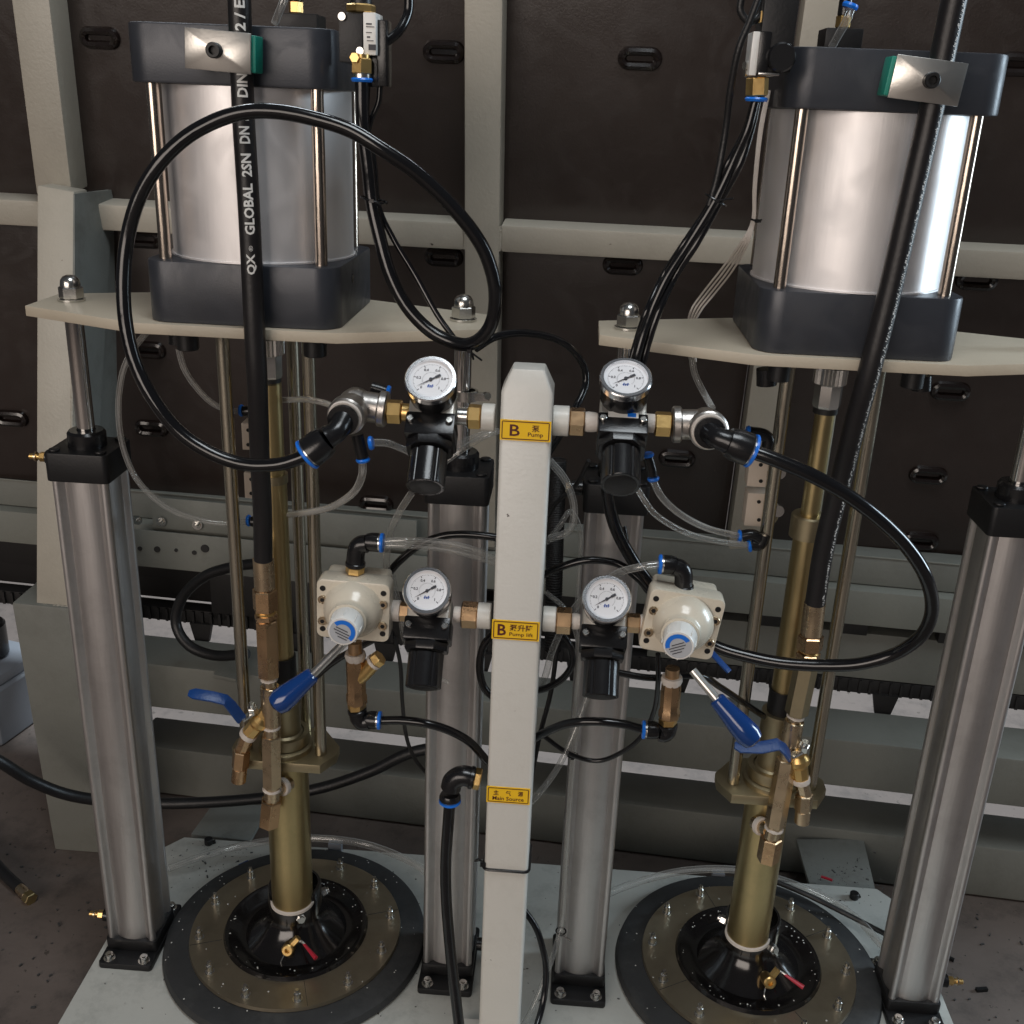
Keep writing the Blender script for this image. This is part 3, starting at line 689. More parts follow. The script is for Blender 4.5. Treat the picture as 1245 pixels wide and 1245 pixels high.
# follower plates
def make_follower():
    t = thing('follower_plate', 'x', 'follower plate')
    mb = MB(); mb.lathe([(0.12, .0008), (.2245, .0008), (.228, .006), (.2245, .018), (.215, .022), (.12, .022)], n=96); obj('rubber_seal', mb, SEAL, t)
    mb = MB(); mb.lathe([(0.119, .022), (.181, .022), (.183, .024), (.182, .030), (.119, .030)], n=96); obj('ring_plate', mb, RINGM, t)
    mb = MB(); mb.lathe([(.125, .0302), (.122, .037), (.114, .036), (.101, .027), (.087, .026), (.074, .038), (.062, .050), (.052, .062), (.0465, .076), (.0455, .122), (.0435, .126), (.0395, .126), (.0395, .108), (.0345, .108)], n=72); obj('hub', mb, HUBM, t)
    for k in range(12):
        a = R(15+30*k); p = V((.165*math.cos(a), .165*math.sin(a), .030))
        mb = MB(); mb.cyl(p, p+V((0, 0, .002)), .0085, n=16); mb.cyl(p+V((0, 0, .002)), p+V((0, 0, .016)), .0055, n=14, ch=.001)
        mb.cyl(p+V((0, 0, .010)), p+V((0, 0, .022)), .0036, n=10); obj('stud_bolt', mb, STEEL, t)
    # bolts on the hub neck
    for a in (-65, 25, 150):
        d = V((math.cos(R(a)), math.sin(R(a)), 0.25)).normalized(); p = V((.046*math.cos(R(a)), .046*math.sin(R(a)), .092))
        mb = MB(); mb.hexn(p, p+d*.010, .0085); mb.cyl(p+d*.010, p+d*.014, .0055, n=14); obj('hub_bolt', mb, STEEL, t)
    for a in (20, 100, 200, 290):
        mb = MB(); M = Matrix.Rotation(R(a), 4, 'Z'); mb.box((.154, 0, .0303), (.054, .0008, .0004), M); obj('joint_line', mb, SEAL, t)
    # drain valve with red lever
    p = V((.008, -.080, .058)); d = V((0, -1, .35)).normalized()
    mb = MB(); mb.lathe([(0, -.02), (.008, -.02), (.0105, -.008), (.0105, .008), (.0085, .010), (.0045, .010), (.0045, .002), (0, .002)], p, d, 18); 
    q = p+V((.010, .004, .012)); mb.hexn(p, q+V((.006, .003, .006)), .0065); v = obj('drain_valve', mb, BRASS, t)
    mb = MB(); mb.tube([q, q+V((.010, .0, .002)), q+V((.018, -.004, .0))], .0022, 8); obj('lever_stem', mb, STEEL, v)
    mb = MB(); e = q+V((.016, -.003, .0)); mb.tube([e, e+V((.012, -.010, -.004)), e+V((.026, -.022, -.008))], lambda s: .0022+.0018*s, 10); obj('lever_grip', mb, RED, v)
    mb = MB(); mb.tube([p+V((-.006, -.006, -.008)), p+V((-.010, -.014, -.016)), p+V((-.008, -.018, -.022))], .0011, 6); obj('safety_wire', mb, STEEL, v)
    return t
f0 = make_follower(); f0.location = (XL-.002, 1.462, 0); f1 = copy_tree(f0); f1.location = (XR+.014, 1.472, 0)
relabel(f0, 'round black follower plate with a bolted ring under the left pump', 'round follower plates on the base')
relabel(f1, 'round black follower plate with a bolted ring under the right pump', 'round follower plates on the base')
f1.rotation_euler.z = R(9)

# ------------------------------------------------------------------ material manifolds (brass)
def manifold(label, pts, Y, mir):
    """pts: pixel x,y of hose end, hex, long hex, tape, tee, long hex 2, tape2, end"""
    P = lambda x, y, dY=0: PY(x, y, Y+dY)
    t = thing('valve_manifold', label, 'pipe fitting', P(*pts['end1']), 'brass material manifolds')
    def seg(name, a, b, r, mt, kind='hex', ph=0.0):
        mb = MB(); A, B = P(*a), P(*b)
        if name == 'thread_tape':
            mb.cyl(A-(B-A)*.2, B+(B-A)*.2, r*.86, n=20); obj('thread_neck', mb, NBRASS, t); mb = MB(); L = (B-A).length
            n = 28; vs = []; fs = []; rr = random.Random(int(a[0]*7+a[1])); T = frame_of(A.lerp(B, .12), B-A); lv = (0, .0012, .0040, .0052)
            off = [rr.uniform(-.0009, .0011) for _ in range(n)]; off = [(off[i-1]+off[i]+off[(i+1) % n])/3 for i in range(n)]
            for kk, (q, h_) in enumerate(zip((.84, 1.0, 1.02, .84), lv)):
                vs += [T @ V((r*q*math.cos(6.2832*i/n), r*q*math.sin(6.2832*i/n), h_+off[(i*(1+kk)) % n])) for i in range(n)]
            for kk in range(3): fs += [(kk*n+i, kk*n+(i+1) % n, (kk+1)*n+(i+1) % n, (kk+1)*n+i) for i in range(n)]
            mb.raw(vs, fs); return obj(name, mb, mt, t)
        (mb.hexn(A, B, r, ph=ph) if kind == 'hex' else mb.cyl(A, B, r, n=22, ch=r*.08)); return obj(name, mb, mt, t)
    seg('hose_ferrule', pts['h0'], pts['h1'], .0150, NBRASS, 'cyl')
    seg('swivel_nut', pts['h1'], pts['n1'], .0185, DBRASS)
    seg('thread_ring', pts['n1'], pts['n2'], .0150, BRASS, 'cyl')
    seg('swivel_nut', pts['n2'], pts['n3'], .0175, DBRASS)
    seg('check_valve', pts['n3'], pts['c1'], .0170, pts.get('cm', DBRASS), ph=.3)
    seg('thread_tape', pts['c1'], pts['c2'], .0128, PTFE, 'cyl')
    seg('tee_body', pts['c2'], pts['t1'], .0145, NBRASS, 'cyl')
    seg('thread_tape', pts['t1'], pts['t2'], .0135, PTFE, 'cyl')
    seg('check_valve', pts['t2'], pts['l1'], .0158, NBRASS, ph=.3)
    seg('thread_tape', pts['l1'], pts['l2'], .0145, PTFE, 'cyl')
    seg('end_elbow', pts['l2'], pts['end1'], .0170, DBRASS, ph=.3)
    # branch to pump tube
    a, b = P(*pts['br0'], .004), PY(*pts['br1'], YP-.03)
    mb = MB(); mb.cyl(a, b, .011, n=18); obj('side_nipple', mb, NBRASS, t)
    mb = MB(); mb.lathe([(0, 0), (.0145, 0), (.015, .004), (.0145, .008), (0, .008)], a.lerp(b, .45), b-a, 20); obj('thread_tape', mb, PTFE, t)
    # ball valve
    v0, v1, v2, v3 = [P(*q) for q in pts['valve']]
    mb = MB(); mb.tube([v0, v1], .0125, 8, False); mb.lathe([(.0, -.012), (.012, -.011), (.0165, -.004), (.0165, .004), (.012, .011), (0, .012)], v0.lerp(v1, .45), v1-v0, 20); bv = obj('ball_valve', mb, BRASS, t)
    mb = MB(); mb.lathe([(0, -.004), (.0135, -.004), (.014, 0), (.0135, .004), (0, .004)], v1, v1-v0, 20); obj('thread_tape', mb, PTFE, bv)
    mb = MB(); mb.tube([v1, v1.lerp(v2, .8), v2, v2.lerp(v3, .3)], .0105, 8, True, 4); mb.hexn(v2, v2.lerp(v3, .55), .0135); mb.cyl(v2.lerp(v3, .55), v3, .0115, n=18, ch=.001); obj('outlet_elbow', mb, pts.get('em', DBRASS), bv)
    s = P(*pts['stem'], -.01); mb = MB(); mb.hexn(s, s+V((0, -.004, .012)), .008); mb.cyl(s+V((0, -.004, .012)), s+V((0, -.006, .019)), .0045, n=12); obj('stem_nut', mb, STEEL, bv)
    # flat lever handle, bent
    hp = [PY(x, y, Yv) for x, y, Yv in pts['lever']]
    w = pts['lw']; vs = []; fs = []
    for i, p in enumerate(hp):
        a = hp[max(i-1, 0)]; b = hp[min(i+1, len(hp)-1)]; d = (b-a).normalized()
        sd = V((0, 0, 1)).cross(d).cross(d)*-1 if False else d.cross(V((0, -.5, .87))).normalized()
        ww = w*(.55 if i in (0,) else 1.0); up = d.cross(sd).normalized()*.0022
        vs += [p+sd*ww-up, p+sd*ww+up, p-sd*ww+up, p-sd*ww-up]
    for i in range(len(hp)-1):
        for k in range(4): fs.append((i*4+k, i*4+(k+1) % 4, i*4+4+(k+1) % 4, i*4+4+k))
    fs.append((0, 1, 2, 3)); fs.append(tuple(range(len(vs)-4, len(vs)))[::-1])
    mb = MB(); mb.raw(vs, fs); obj('lever_handle', mb, BLUEP, bv, 0.0015)
    mb = MB(); mb.box((0, 0, 0), (.012, .004, .022), Matrix.Translation(hp[-1].lerp(s, .5)) @ (s-hp[-1]).to_track_quat('Z', 'Y').to_matrix().to_4x4()); obj('lever_root', mb, STEEL, bv, .001)
    return t
manifold('brass valve manifold below the lettered hose, blue lever pointing left',
   dict(h0=(320, 678), h1=(322, 716), n1=(323, 742), n2=(323, 746), n3=(324, 753), c1=(327, 822), c2=(328, 834), t1=(330, 880), t2=(330, 894), l1=(331, 955), l2=(330, 972), end1=(327, 1003),
        br0=(333, 962), br1=(352, 952), valve=[(328, 862), (302, 893), (294, 912), (290, 950)], stem=(308, 866),
        lever=[(229, 843, 1.33), (236, 843.5, 1.33), (258, 847, 1.33), (274, 851, 1.335), (281, 858, 1.34), (294, 875, 1.35)], lw=.0085), 1.375, False)
manifold('brass valve manifold of the right pump, blue lever pointing left behind the grip',
   dict(h0=(991, 731), h1=(986, 772), n1=(984, 790), n2=(983, 793), n3=(982, 801), c1=(968, 868), c2=(966, 876), t1=(960, 905), t2=(957, 922), l1=(942, 1003), l2=(938, 1018), end1=(933, 1046), cm=GOLD2, em=NBRASS,
        br0=(935, 1010), br1=(918, 1000), valve=[(968, 905), (974, 948), (978, 965), (975, 1000)], stem=(976, 912),
        lever=[(893, 906, 1.33), (900, 908, 1.33), (925, 909, 1.33), (946, 905, 1.335), (954, 911, 1.34), (960, 920, 1.35)], lw=.0095), 1.375, True)

# ------------------------------------------------------------------ control post with labels
PX, PYY = -0.0255, 1.25
PX = (PY(605, 600, 1.22).x + PY(666, 603, 1.22).x)/2
W2 = 0.031
po = thing('control_post', 'ivory painted square post with yellow labels between the two pumps', 'post', (PX, PYY, 0))
prof = rounded_rect(W2, W2, .006, 4)
zt = PY(636, 478, 1.22).z
mb = MB(); n = len(prof); vs = []; fs = []
levels = [(1.0, 0.0), (1.0, zt), (.62, zt+.026)]
for k, (s, z) in enumerate(levels): vs += [V((PX+p[0]*s, PYY+p[1]*s, z)) for p in prof]
for k in range(2): fs += [(k*n+i, k*n+(i+1) % n, (k+1)*n+(i+1) % n, (k+1)*n+i) for i in range(n)]
fs += [tuple(range(n))[::-1], tuple(range(2*n, 3*n))]
mb.raw(vs, fs); obj('square_tube', mb, POSTP, po, 0.0015)
mb = MB(); mb.box((PX, PYY, .006), (.13, .12, .012)); obj('foot_plate', mb, POSTP, po, .001)
def label(px0, py0, px1, py1, items):
    yF = PYY-W2
    a = PY(px0, (py0+py1)/2, yF); b = PY(px1, (py0+py1)/2, yF); c = PY((px0+px1)/2, py0, yF); d = PY((px0+px1)/2, py1, yF)
    w, h = (b.x-a.x), (c.z-d.z); cx, cz = (a.x+b.x)/2, (c.z+d.z)/2
    mb = MB(); mb.box((cx, yF-.0004, cz), (w, .0008, h)); lo = obj('label', mb, LABELY, po)
    M = Matrix.Translation((cx, yF-.0011, cz)) @ Matrix.Rotation(R(90), 4, 'X')
    mb = MB(); iw, ih, t = w*.46, h*.42, h*.045
    for (bx, by, bw, bh) in ((0, ih, 2*iw, t), (0, -ih, 2*iw, t), (iw, 0, t, 2*ih-t), (-iw, 0, t, 2*ih-t)):
        mb.raw([M @ V((bx+s*bw/2, by+q*bh/2, 0)) for s, q in ((-1, -1), (1, -1), (1, 1), (-1, 1))], [(0, 1, 2, 3)])
    for (txt, u, v_, hh, bold, wd) in items: add_text(mb, txt, M @ Matrix.Translation((u*w, v_*h, 0)), hh*h, bold, None if wd is None else wd*w)
    mb.flat = True; obj('label_print', mb, INK, lo)
label(608, 511, 670, 536, [('B', -.21, .0, .56, .012, .20), ('泵', .20, .12, .32, .012, .15), ('Pump', .20, -.20, .26, .012, .30)])
label(598, 754.5, 656, 778, [('B', -.29, .0, .58, .02, .18), ('泵升降', .12, .14, .34, .02, .50), ('Pump lift', .12, -.22, .24, .012, .50)])
label(591.5, 957, 644.5, 976.5, [('主', -.28, .14, .30, .02, .12), ('气', 0, .14, .30, .02, .12), ('源', .28, .14, .30, .02, .12), ('Main Source', 0, -.20, .24, .015, .72)])

# ------------------------------------------------------------------ filter regulators (origin on the pipe axis)
def make_reg():
    t = thing('air_regulator', 'x', 'air regulator')
    mb = MB(); mb.box((0, 0, 0), (.056, .046, .040)); obj('body', mb, SILVERB, t, .004, 3)
    mb = MB(); mb.box((0, 0, -.023), (.060, .0505, .030)); obj('bonnet_flange', mb, PLAS, t, .003)
    mb = MB(); mb.lathe([(0, -.050), (.029, -.050), (.030, -.047), (.030, -.040), (.0255, -.036), (0, -.036)], n=8, ph=math.pi/8); obj('bonnet_nut', mb, PLAS, t)
    mb = MB(); sec = []
    for k in range(72):
        rr = .0232 if (k % 12) not in (0,) else .0212; sec.append((rr*math.cos(2*math.pi*k/72), rr*math.sin(2*math.pi*k/72)))
    mb.prism(sec, -.097, -.052); kn = obj('knob', mb, PLAS, t, .0008, 1)
    mb = MB(); mb.lathe([(0, -.0985), (.016, -.0985), (.019, -.0975), (.0195, -.0968)], n=28); obj('knob_cap', mb, PLASD, kn)
    for sx in (-1, 1):
        mb = MB(); p = V((sx*.0235, -.0254, -.020)); mb.cyl(p, p+V((0, -.005, 0)), .0042, n=14, ch=.0006); mb.cyl(p+V((0, -.0052, 0)), p+V((0, -.0053, 0)), .0018, n=6); obj('screw', mb, STEEL, t)
    # gauge, looks along -Y
    gy = -.030; c = V((0, gy, .018)); ax = V((0, -1, 0))
    mb = MB(); mb.cyl((0, -.015, .012), (0, gy, .018), .010, n=16); g0 = obj('gauge', mb, BRASS, t)
    mb = MB(); mb.lathe([(0, -.012), (.026, -.011), (.0285, -.007), (.0295, .0), (.0295, .0225), (0, .0225)], c, ax, 40); obj('gauge_case', mb, PLAS, g0)
    mb = MB(); mb.lathe([(.0293, .0195), (.0312, .0200), (.0312, .0285), (.0300, .030), (.0262, .030), (.0256, .0278), (.0254, .0255)], c, ax, 48); obj('bezel', mb, BEZEL, g0)
    mb = MB(); mb.cyl(c+ax*.020, c+ax*.0256, .0262, n=40); fc = obj('dial', mb, FACE, g0)
    M = Matrix.Translation(c+ax*.0258) @ Matrix.Rotation(R(90), 4, 'X')
    mb = MB()
    def A(v): return R(225-27*v*10)     # value 0..1 MPa
    for k in range(51):
        a = A(k/50); r0, r1 = (.0185, .0215) if k % 10 == 0 else ((.0200, .0215) if k % 5 == 0 else (.0207, .0215)); wd = .0005 if k % 10 == 0 else .0003
        d = V((math.cos(a), math.sin(a), 0)); s = V((-d.y, d.x, 0))*wd
        mb.raw([M @ (d*r0-s), M @ (d*r1-s), M @ (d*r1+s), M @ (d*r0+s)], [(0, 1, 2, 3)])
    for v_, tx in ((0, '0'), (.2, '0.2'), (.4, '0.4'), (.6, '0.6'), (.8, '0.8'), (1.0, '1')):
        a = A(v_); add_text(mb, tx, M @ Matrix.Translation((.0150*math.cos(a), .0150*math.sin(a), 0)), .0037, .035)
    for k in range(31):
        a = A(k/30); d = V((math.cos(a), math.sin(a), 0)); s = V((-d.y, d.x, 0))*.0002; mb.raw([M @ (d*.0098-s), M @ (d*.0108-s), M @ (d*.0108+s), M @ (d*.0098+s)], [(0, 1, 2, 3)])
    mb.flat = True; obj('dial_print', mb, DIALINK, fc)
    mb = MB()
    for k, x in enumerate((-.0028, -.0005, .0018)):     # small blue maker's emblem
        mb.raw([M @ V((x-.0006, -.0105, 0)), M @ V((x+.0010, -.0105, 0)), M @ V((x+.0018, -.0062-(k % 2)*.001, 0)), M @ V((x+.0002, -.0062-(k % 2)*.001, 0))], [(0, 1, 2, 3)])
    mb.raw([M @ V((-.004, -.0088, 0)), M @ V((.0042, -.0088, 0)), M @ V((.0044, -.0081, 0)), M @ V((-.0038, -.0081, 0))], [(0, 1, 2, 3)])
    mb.flat = True; obj('dial_emblem', mb, DIALBLUE, fc)
    # needle pointing to zero with a counterweight
    a = A(0.0)+R(-13); d = V((math.cos(a), math.sin(a), 0)); s = V((-d.y, d.x, 0)); zz = V((0, 0, .0012))
    mb = MB(); mb.raw([M @ (d*.0195+zz), M @ (s*.0009+zz), M @ (-d*.006+s*.0009+zz), M @ (-d*.0065+s*.0017+zz), M @ (-d*.013+s*.0017+zz), M @ (-d*.013-s*.0017+zz), M @ (-d*.0065-s*.0017+zz), M @ (-d*.006-s*.0009+zz), M @ (-s*.0009+zz)], [tuple(range(9))])
    mb.cyl(M @ V((0, 0, 0)), M @ V((0, 0, .0022)), .0021, n=16); obj('needle', mb, DIALINK, g0)
    return t
reg0 = make_reg()
regs = []
RT = [(527, 506, 45, 'air regulator with round gauge at upper left, beside the bulky grey cast tee', 2),
      (756, 512, 56, 'air regulator at upper right, its gauge tipped far back', 0),
      (523, 747, 39, 'air regulator with gauge at lower left, beside the left ivory hand valve', 0),
      (734, 757, 39, 'air regulator with gauge at lower right, beside the right ivory hand valve', 0)]
YR = 1.25
for i, (x, y, al, lb, yw) in enumerate(RT):
    c = reg0 if i == 0 else copy_tree(reg0)
    p = PY(x, y, YR); c.location = p; c['wl'] = list(p); c.rotation_euler = (R(-al), 0, 0); relabel(c, lb, 'air regulators with pressure gauges on the post'); regs.append(c)
rg = regs[1]; mb = MB(); mb.box((0, -.0258, -.012), (.036, .0006, .008)); so = obj('maker_sticker', mb, WHITEP, None); so.parent = rg
mb = MB(); mb.box((.010, -.0263, -.012), (.010, .0004, .006)); so2 = obj('sticker_mark', mb, BLUE, None); so2.parent = so
# ------------------------------------------------------------------ pipe fittings between post and regulators
def pipe_run(label, segs, mirror=False):
    t = None
    for (nm, x0, y0, x1, y1, hpx, mt, kind) in segs:
        a, b = PY(x0, y0, YR), PY(x1, y1, YR); b.z = a.z = (a.z+b.z)/2
        r = hpx/2/ppm((x0+x1)/2, (y0+y1)/2, YR)
        if t is None: t = thing('pipe_nipple', label, 'pipe fitting', a, 'brass unions on the post')
        mb = MB()
        if kind == 'hex': mb.hexn(a, b, r, ph=.0)
        elif kind == 'tape': mb.lathe([(0, 0), (r*.94, 0), (r, .25*(b-a).length), (r*.97, .8*(b-a).length), (r*.9, (b-a).length), (0, (b-a).length)], a, b-a, 24)
        else: mb.cyl(a, b, r, n=24, ch=r*.06)
        obj(nm, mb, mt, t)
    return t
pipe_run('brass union joining the upper left regulator to the post', [('weld_socket', 586, 507, 602, 508, 34, POSTP, 'cyl'), ('union_nut', 569, 506, 585, 507, 31, BRASS, 'hex'), ('nipple', 556, 506, 569, 506, 22, STEEL, 'cyl')])
pipe_run('brass union joining the upper right regulator to the post', [('weld_socket', 672, 511, 692, 512, 37, POSTP, 'cyl'), ('union_nut', 692, 512, 711, 513, 35, DBRASS, 'hex'), ('thread_tape', 711, 513, 726, 513, 25, PTFE, 'tape')])
pipe_run('brown brass union joining the lower left regulator to the post', [('weld_socket', 581, 748, 597, 749, 32, POSTP, 'cyl'), ('union_nut', 561, 747, 581, 748, 33, DBRASS, 'hex'), ('thread_tape', 552, 747, 561, 747, 20, PTFE, 'tape')])
pipe_run('brass union joining the lower right regulator to the post', [('weld_socket', 660, 752, 676, 753, 31, POSTP, 'cyl'), ('union_nut', 676, 754, 695, 755, 33, DBRASS, 'hex'), ('thread_tape', 695, 755, 705, 756, 20, PTFE, 'tape')])
pipe_run('brown nipple between the lower left gauge and the ivory hand valve', [('nipple', 476, 742, 487, 743, 26, PTFE, 'cyl'), ('union_nut', 482, 743, 498, 744, 24, DBRASS, 'hex')])
pipe_run('reddish nipple between the lower right gauge and the ivory hand valve', [('union_nut', 762, 757, 778, 758, 24, DBRASS, 'hex'), ('nipple', 778, 758, 788, 758, 22, PTFE, 'cyl')])

# galvanised tees with black elbows (upper left / upper right)
def tee(label, segs, body, outlet, el, endp, endd, r_el):
    t = thing('cast_tee', label, 'pipe fitting', PY(*body[0], YR), 'grey cast tees with black elbows')
    for (nm, x0, y0, x1, y1, hpx, mt, kind) in segs:
        a, b = PY(x0, y0, YR), PY(x1, y1, YR); r = hpx/2/ppm(x0, y0, YR); mb = MB()
        if kind == 'hex': mb.hexn(a, b, r)
        else: mb.cyl(a, b, r, n=24, ch=r*.07)
        obj(nm, mb, mt, t)
    mb = MB(); a, b = PY(*body[0], YR), PY(*body[1], YR); mb.cyl(a, b, .0185, n=26, ch=.003); mb.cyl(a, a.lerp(b, .28), .0225, n=26, ch=.002)
    c, d = V(outlet[0]), V(outlet[1]); mb.cyl(c, d, .019, n=26, ch=.003); mb.cyl(c.lerp(d, .62), d, .0235, n=26, ch=.002)
    mb.lathe([(0, -.021), (.012, -.019), (.0195, -.010), (.021, 0), (.0195, .010), (.012, .019), (0, .021)], c, d-c, 24)
    obj('tee_body', mb, GALV, t)
    dd = (d-c).normalized(); mb = MB(); mb.lathe([(0, 0), (.0195, 0), (.0212, .002), (.0200, .0045), (0, .0045)], d, dd, 26); obj('thread_tape', mb, PTFE, t)
    mb = MB(); E = [PY(*q) for q in el]; elbow_body(mb, [d+dd*.006]+E, lambda s: r_el*(1-.12*math.sin(s*math.pi)))
    mb.lathe([(0, 0), (.0185, 0), (.0185, .006), (0, .007)], d+dd*.007, dd, 24); obj('elbow', mb, PLAS, t)
    push_end(t, PY(*endp), endd, .0195, .032)
    return t
# left
a = PY(432, 492, YR); 
bl = PY(366, 558, 1.185)
tee('grey cast tee with brass nut and taped black elbow feeding the left loop hose',
    [('union_nut', 471, 500, 489, 501, 30, BRASS, 'hex'), ('nipple', 489, 501, 503, 502, 22, BRASS, 'cyl')],
    [(471, 498), (432, 492)], (a, PY(420, 507, 1.208)), [(410, 524, 1.185), (398, 532, 1.18)], (372, 554, 1.175), PY(372, 554, 1.175)-PY(398, 534, 1.18), .0145)
a = PY(858, 516, YR)
tee('grey cast tee with brass nut and taped black elbow feeding the right loop hose',
    [('union_nut', 796, 515, 816, 516, 31, BRASS, 'hex'), ('nipple', 784, 514, 796, 515, 23, PTFE, 'cyl')],
    [(817, 516), (858, 516)], (a, PY(862, 524, 1.212)), [(872, 532, 1.19), (888, 538, 1.185)], (916, 549, 1.185), PY(916, 549, 1.185)-PY(890, 539, 1.185), .0145)

# ------------------------------------------------------------------ ivory hand valves
def hand_valve(label, cx, cy, wpx, hpx, tilt, knob, lever, yaw):
    Yf = 1.225; k = ppm(cx, cy, Yf); w, h = wpx/k, hpx/k/.915; c = PY(cx, cy, Yf)
    t = thing('hand_valve', label, 'valve', c, 'ivory hand valves with blue grips')
    M = Matrix.Translation(c) @ Matrix.Rotation(R(tilt), 4, 'Y')
    T = M @ Matrix.Rotation(R(90), 4, 'X')
    mb = MB(); mb.prism(rounded_rect(w/2, h/2, .009, 4), -.030, 0, T); mb.prism(rounded_rect(w/2-.006, h/2-.002, .006, 4), -.055, -.0302, T); obj('valve_body', mb, BEIGE, t, .003)
    for sx in (-1, 1):
        for (dz, nm, mt2, rr) in ((.034, 'mounting_hole', PLASD, .0038), (-.034, 'mounting_hole', PLASD, .0038), (.016, 'cap_screw', NBRASS, .0052), (-.020, 'cap_screw', NBRASS, .0052)):
            p = T @ V((sx*(w/2-.0085), dz*h/.098, 0)); nrm = T.to_3x3() @ V((0, 0, 1))
            mb = MB(); mb.cyl(p, p+nrm*(.0006 if 'hole' in nm else .003), rr, n=14)
            if 'screw' in nm:
                mb.ring(p+nrm*.0028, nrm, rr, .0009, 16, 6)
                s = obj(nm, mb, mt2, t); mb2 = MB(); mb2.cyl(p+nrm*.003, p+nrm*.0034, .003, n=6); obj('hex_recess', mb2, PLASD, s)
            else: obj(nm, mb, mt2, t)
    ax = (Matrix.Rotation(R(yaw), 3, 'Z') @ V((0, -1, 0))); dc = T @ V((.000, .002, 0))
    mb = MB(); mb.lathe([(.040, -.002), (.0385, .003), (.036, .010), (.031, .018), (.026, .022), (.024, .026), (.024, .034), (0, .034)], dc, ax, 48); obj('dome', mb, BEIGE, t)
    kc = dc+ax*.034
    mb = MB(); sec = [(0, 0), (.0205, 0), (.0215, .003), (.0195, .026), (.0185, .028), (0, .028)]; mb.lathe(sec, kc, ax, 40)
    for q in range(8):
        a = 2*math.pi*q/8; FM = frame_of(kc, ax); mb.box((0, 0, 0), (.0012, .0012, .022), FM @ Matrix.Translation((.0206*math.cos(a), .0206*math.sin(a), .014)))
    kn = obj('knob', mb, WHITEP, t)
    FM = frame_of(kc+ax*.0282, ax)
    mb = MB(); mb.cyl(kc+ax*.028, kc+ax*.0285, .0165, n=40); obj('knob_label', mb, GREY, kn)
    # blue arc on label
    mb = MB(); n = 24; up = (V((0, 0, 1))-ax*ax.z).normalized(); rt = up.cross(-ax); rt = rt if rt.x > 0 else -rt; vs = []; fs = []
    for i in range(n+1):
        a = R(-50+180*i/n) if tilt < 3 else R(35+165*i/n); d = rt*math.cos(a)+up*math.sin(a); vs += [kc+ax*.0288+d*.0105, kc+ax*.0288+d*.0160]
        if i: fs.append((2*i-2, 2*i-1, 2*i+1, 2*i))
    mb.raw(vs, fs); mb.flat = True; obj('blue_arc', mb, BLUE, kn)
    mb = MB()
    for i, dy in enumerate((.003, -.001, -.005, -.009)):
        L = (.009, .012, .010, .007)[i]; tiltv = rt*math.cos(R(25 if tilt > 3 else -25))+up*math.sin(R(25 if tilt > 3 else -25)); o0 = kc+ax*.0289+up*dy
        uu = up*.0007; mb.raw([o0-tiltv*L-uu, o0+tiltv*L*.8-uu, o0+tiltv*L*.8+uu, o0-tiltv*L+uu], [(0, 1, 2, 3)])
    mb.flat = True; obj('label_print', mb, DIALINK, kn)
    # lever and grip
    P = [PY(*q) for q in lever]
    mb = MB(); mb.cyl(P[0], P[1], .0055, n=16); obj('lever_rod', mb, CLAMP, t)
    a, b = P[1], P[2]; d = (b-a).normalized(); L = (b-a).length; a2 = a-d*.004
    mb = MB(); mb.lathe([(0, 0), (.0085, 0), (.0105, .002), (.0125, L*.3), (.0155, L*.62), (.0165, L*.82), (.0135, L*.95), (.0075, L*1.0), (0, L*1.01)], a2, d, 28); obj('grip', mb, BLUEG, t)
    return t
hv1 = hand_valve('ivory hand valve with white knob at lower left, blue grip swung to the left', 429, 743, 90, 72, 1.5, None, [(421, 779, 1.185), (378, 822, 1.155), (330, 862, 1.135)], 0)
hv2 = hand_valve('ivory hand valve with white knob at lower right, blue grip swung to the right', 829, 760, 92, 76, 7, None, [(842, 815, 1.185), (873, 852, 1.165), (921, 906, 1.145)], -9)

mb = MB(); a, b = PY(862, 790, 1.27), PY(887, 817, 1.25); mb.box((0, 0, (b-a).length/2), (.010, .003, (b-a).length), Matrix.Translation(a) @ (b-a).to_track_quat('Z', 'Y').to_matrix().to_4x4()); obj('small_blue_lever', mb, BLUEP, hv2, .001)
# top elbows on the hand valves
def elbow_fit(label, pts, end, endd, r, base=None, group='black push-in elbows on the ivory hand valves', nipple=BRASS, body=.016, nip=.010):
    P = [PY(*q) for q in pts]; t = thing('push_elbow', label, 'pipe fitting', P[0], group)
    mb = MB(); d = (P[1]-P[0]).normalized(); mb.hexn(P[0]-d*nip, P[0], r*1.05); obj('threaded_nut', mb, nipple, t)
    mb = MB(); elbow_body(mb, P, r); mb.cyl(P[0], P[0]+d*.006, r*1.12, n=20, ch=.001); obj('elbow', mb, PLAS, t)
    push_end(t, PY(*end), endd, r*1.05, body); return t
X = V((1, 0, 0))
elbow_fit('black push-in elbow on top of the left ivory valve', [(432, 688, 1.25), (433, 672, 1.25), (437, 663, 1.25), (446, 661, 1.25)], (466, 660, 1.25), X, .0118, body=.022)
elbow_fit('black push-in elbow on top of the right ivory valve', [(831, 716, 1.25), (831, 700, 1.25), (828, 692, 1.25), (820, 689, 1.25)], (801, 686, 1.25), -X, .0118, body=.022)
elbow_fit('black push-in elbow below the left brass strainer', [(434, 862, 1.25), (436, 873, 1.25), (441, 878, 1.25), (448, 877, 1.25)], (463, 876, 1.25), X, .0118, body=.020)
elbow_fit('black push-in elbow below the right brass strainer', [(812, 880, 1.25), (812, 888, 1.25), (808, 892, 1.25), (802, 891, 1.25)], (781, 887, 1.25), -X, .0118, body=.022)
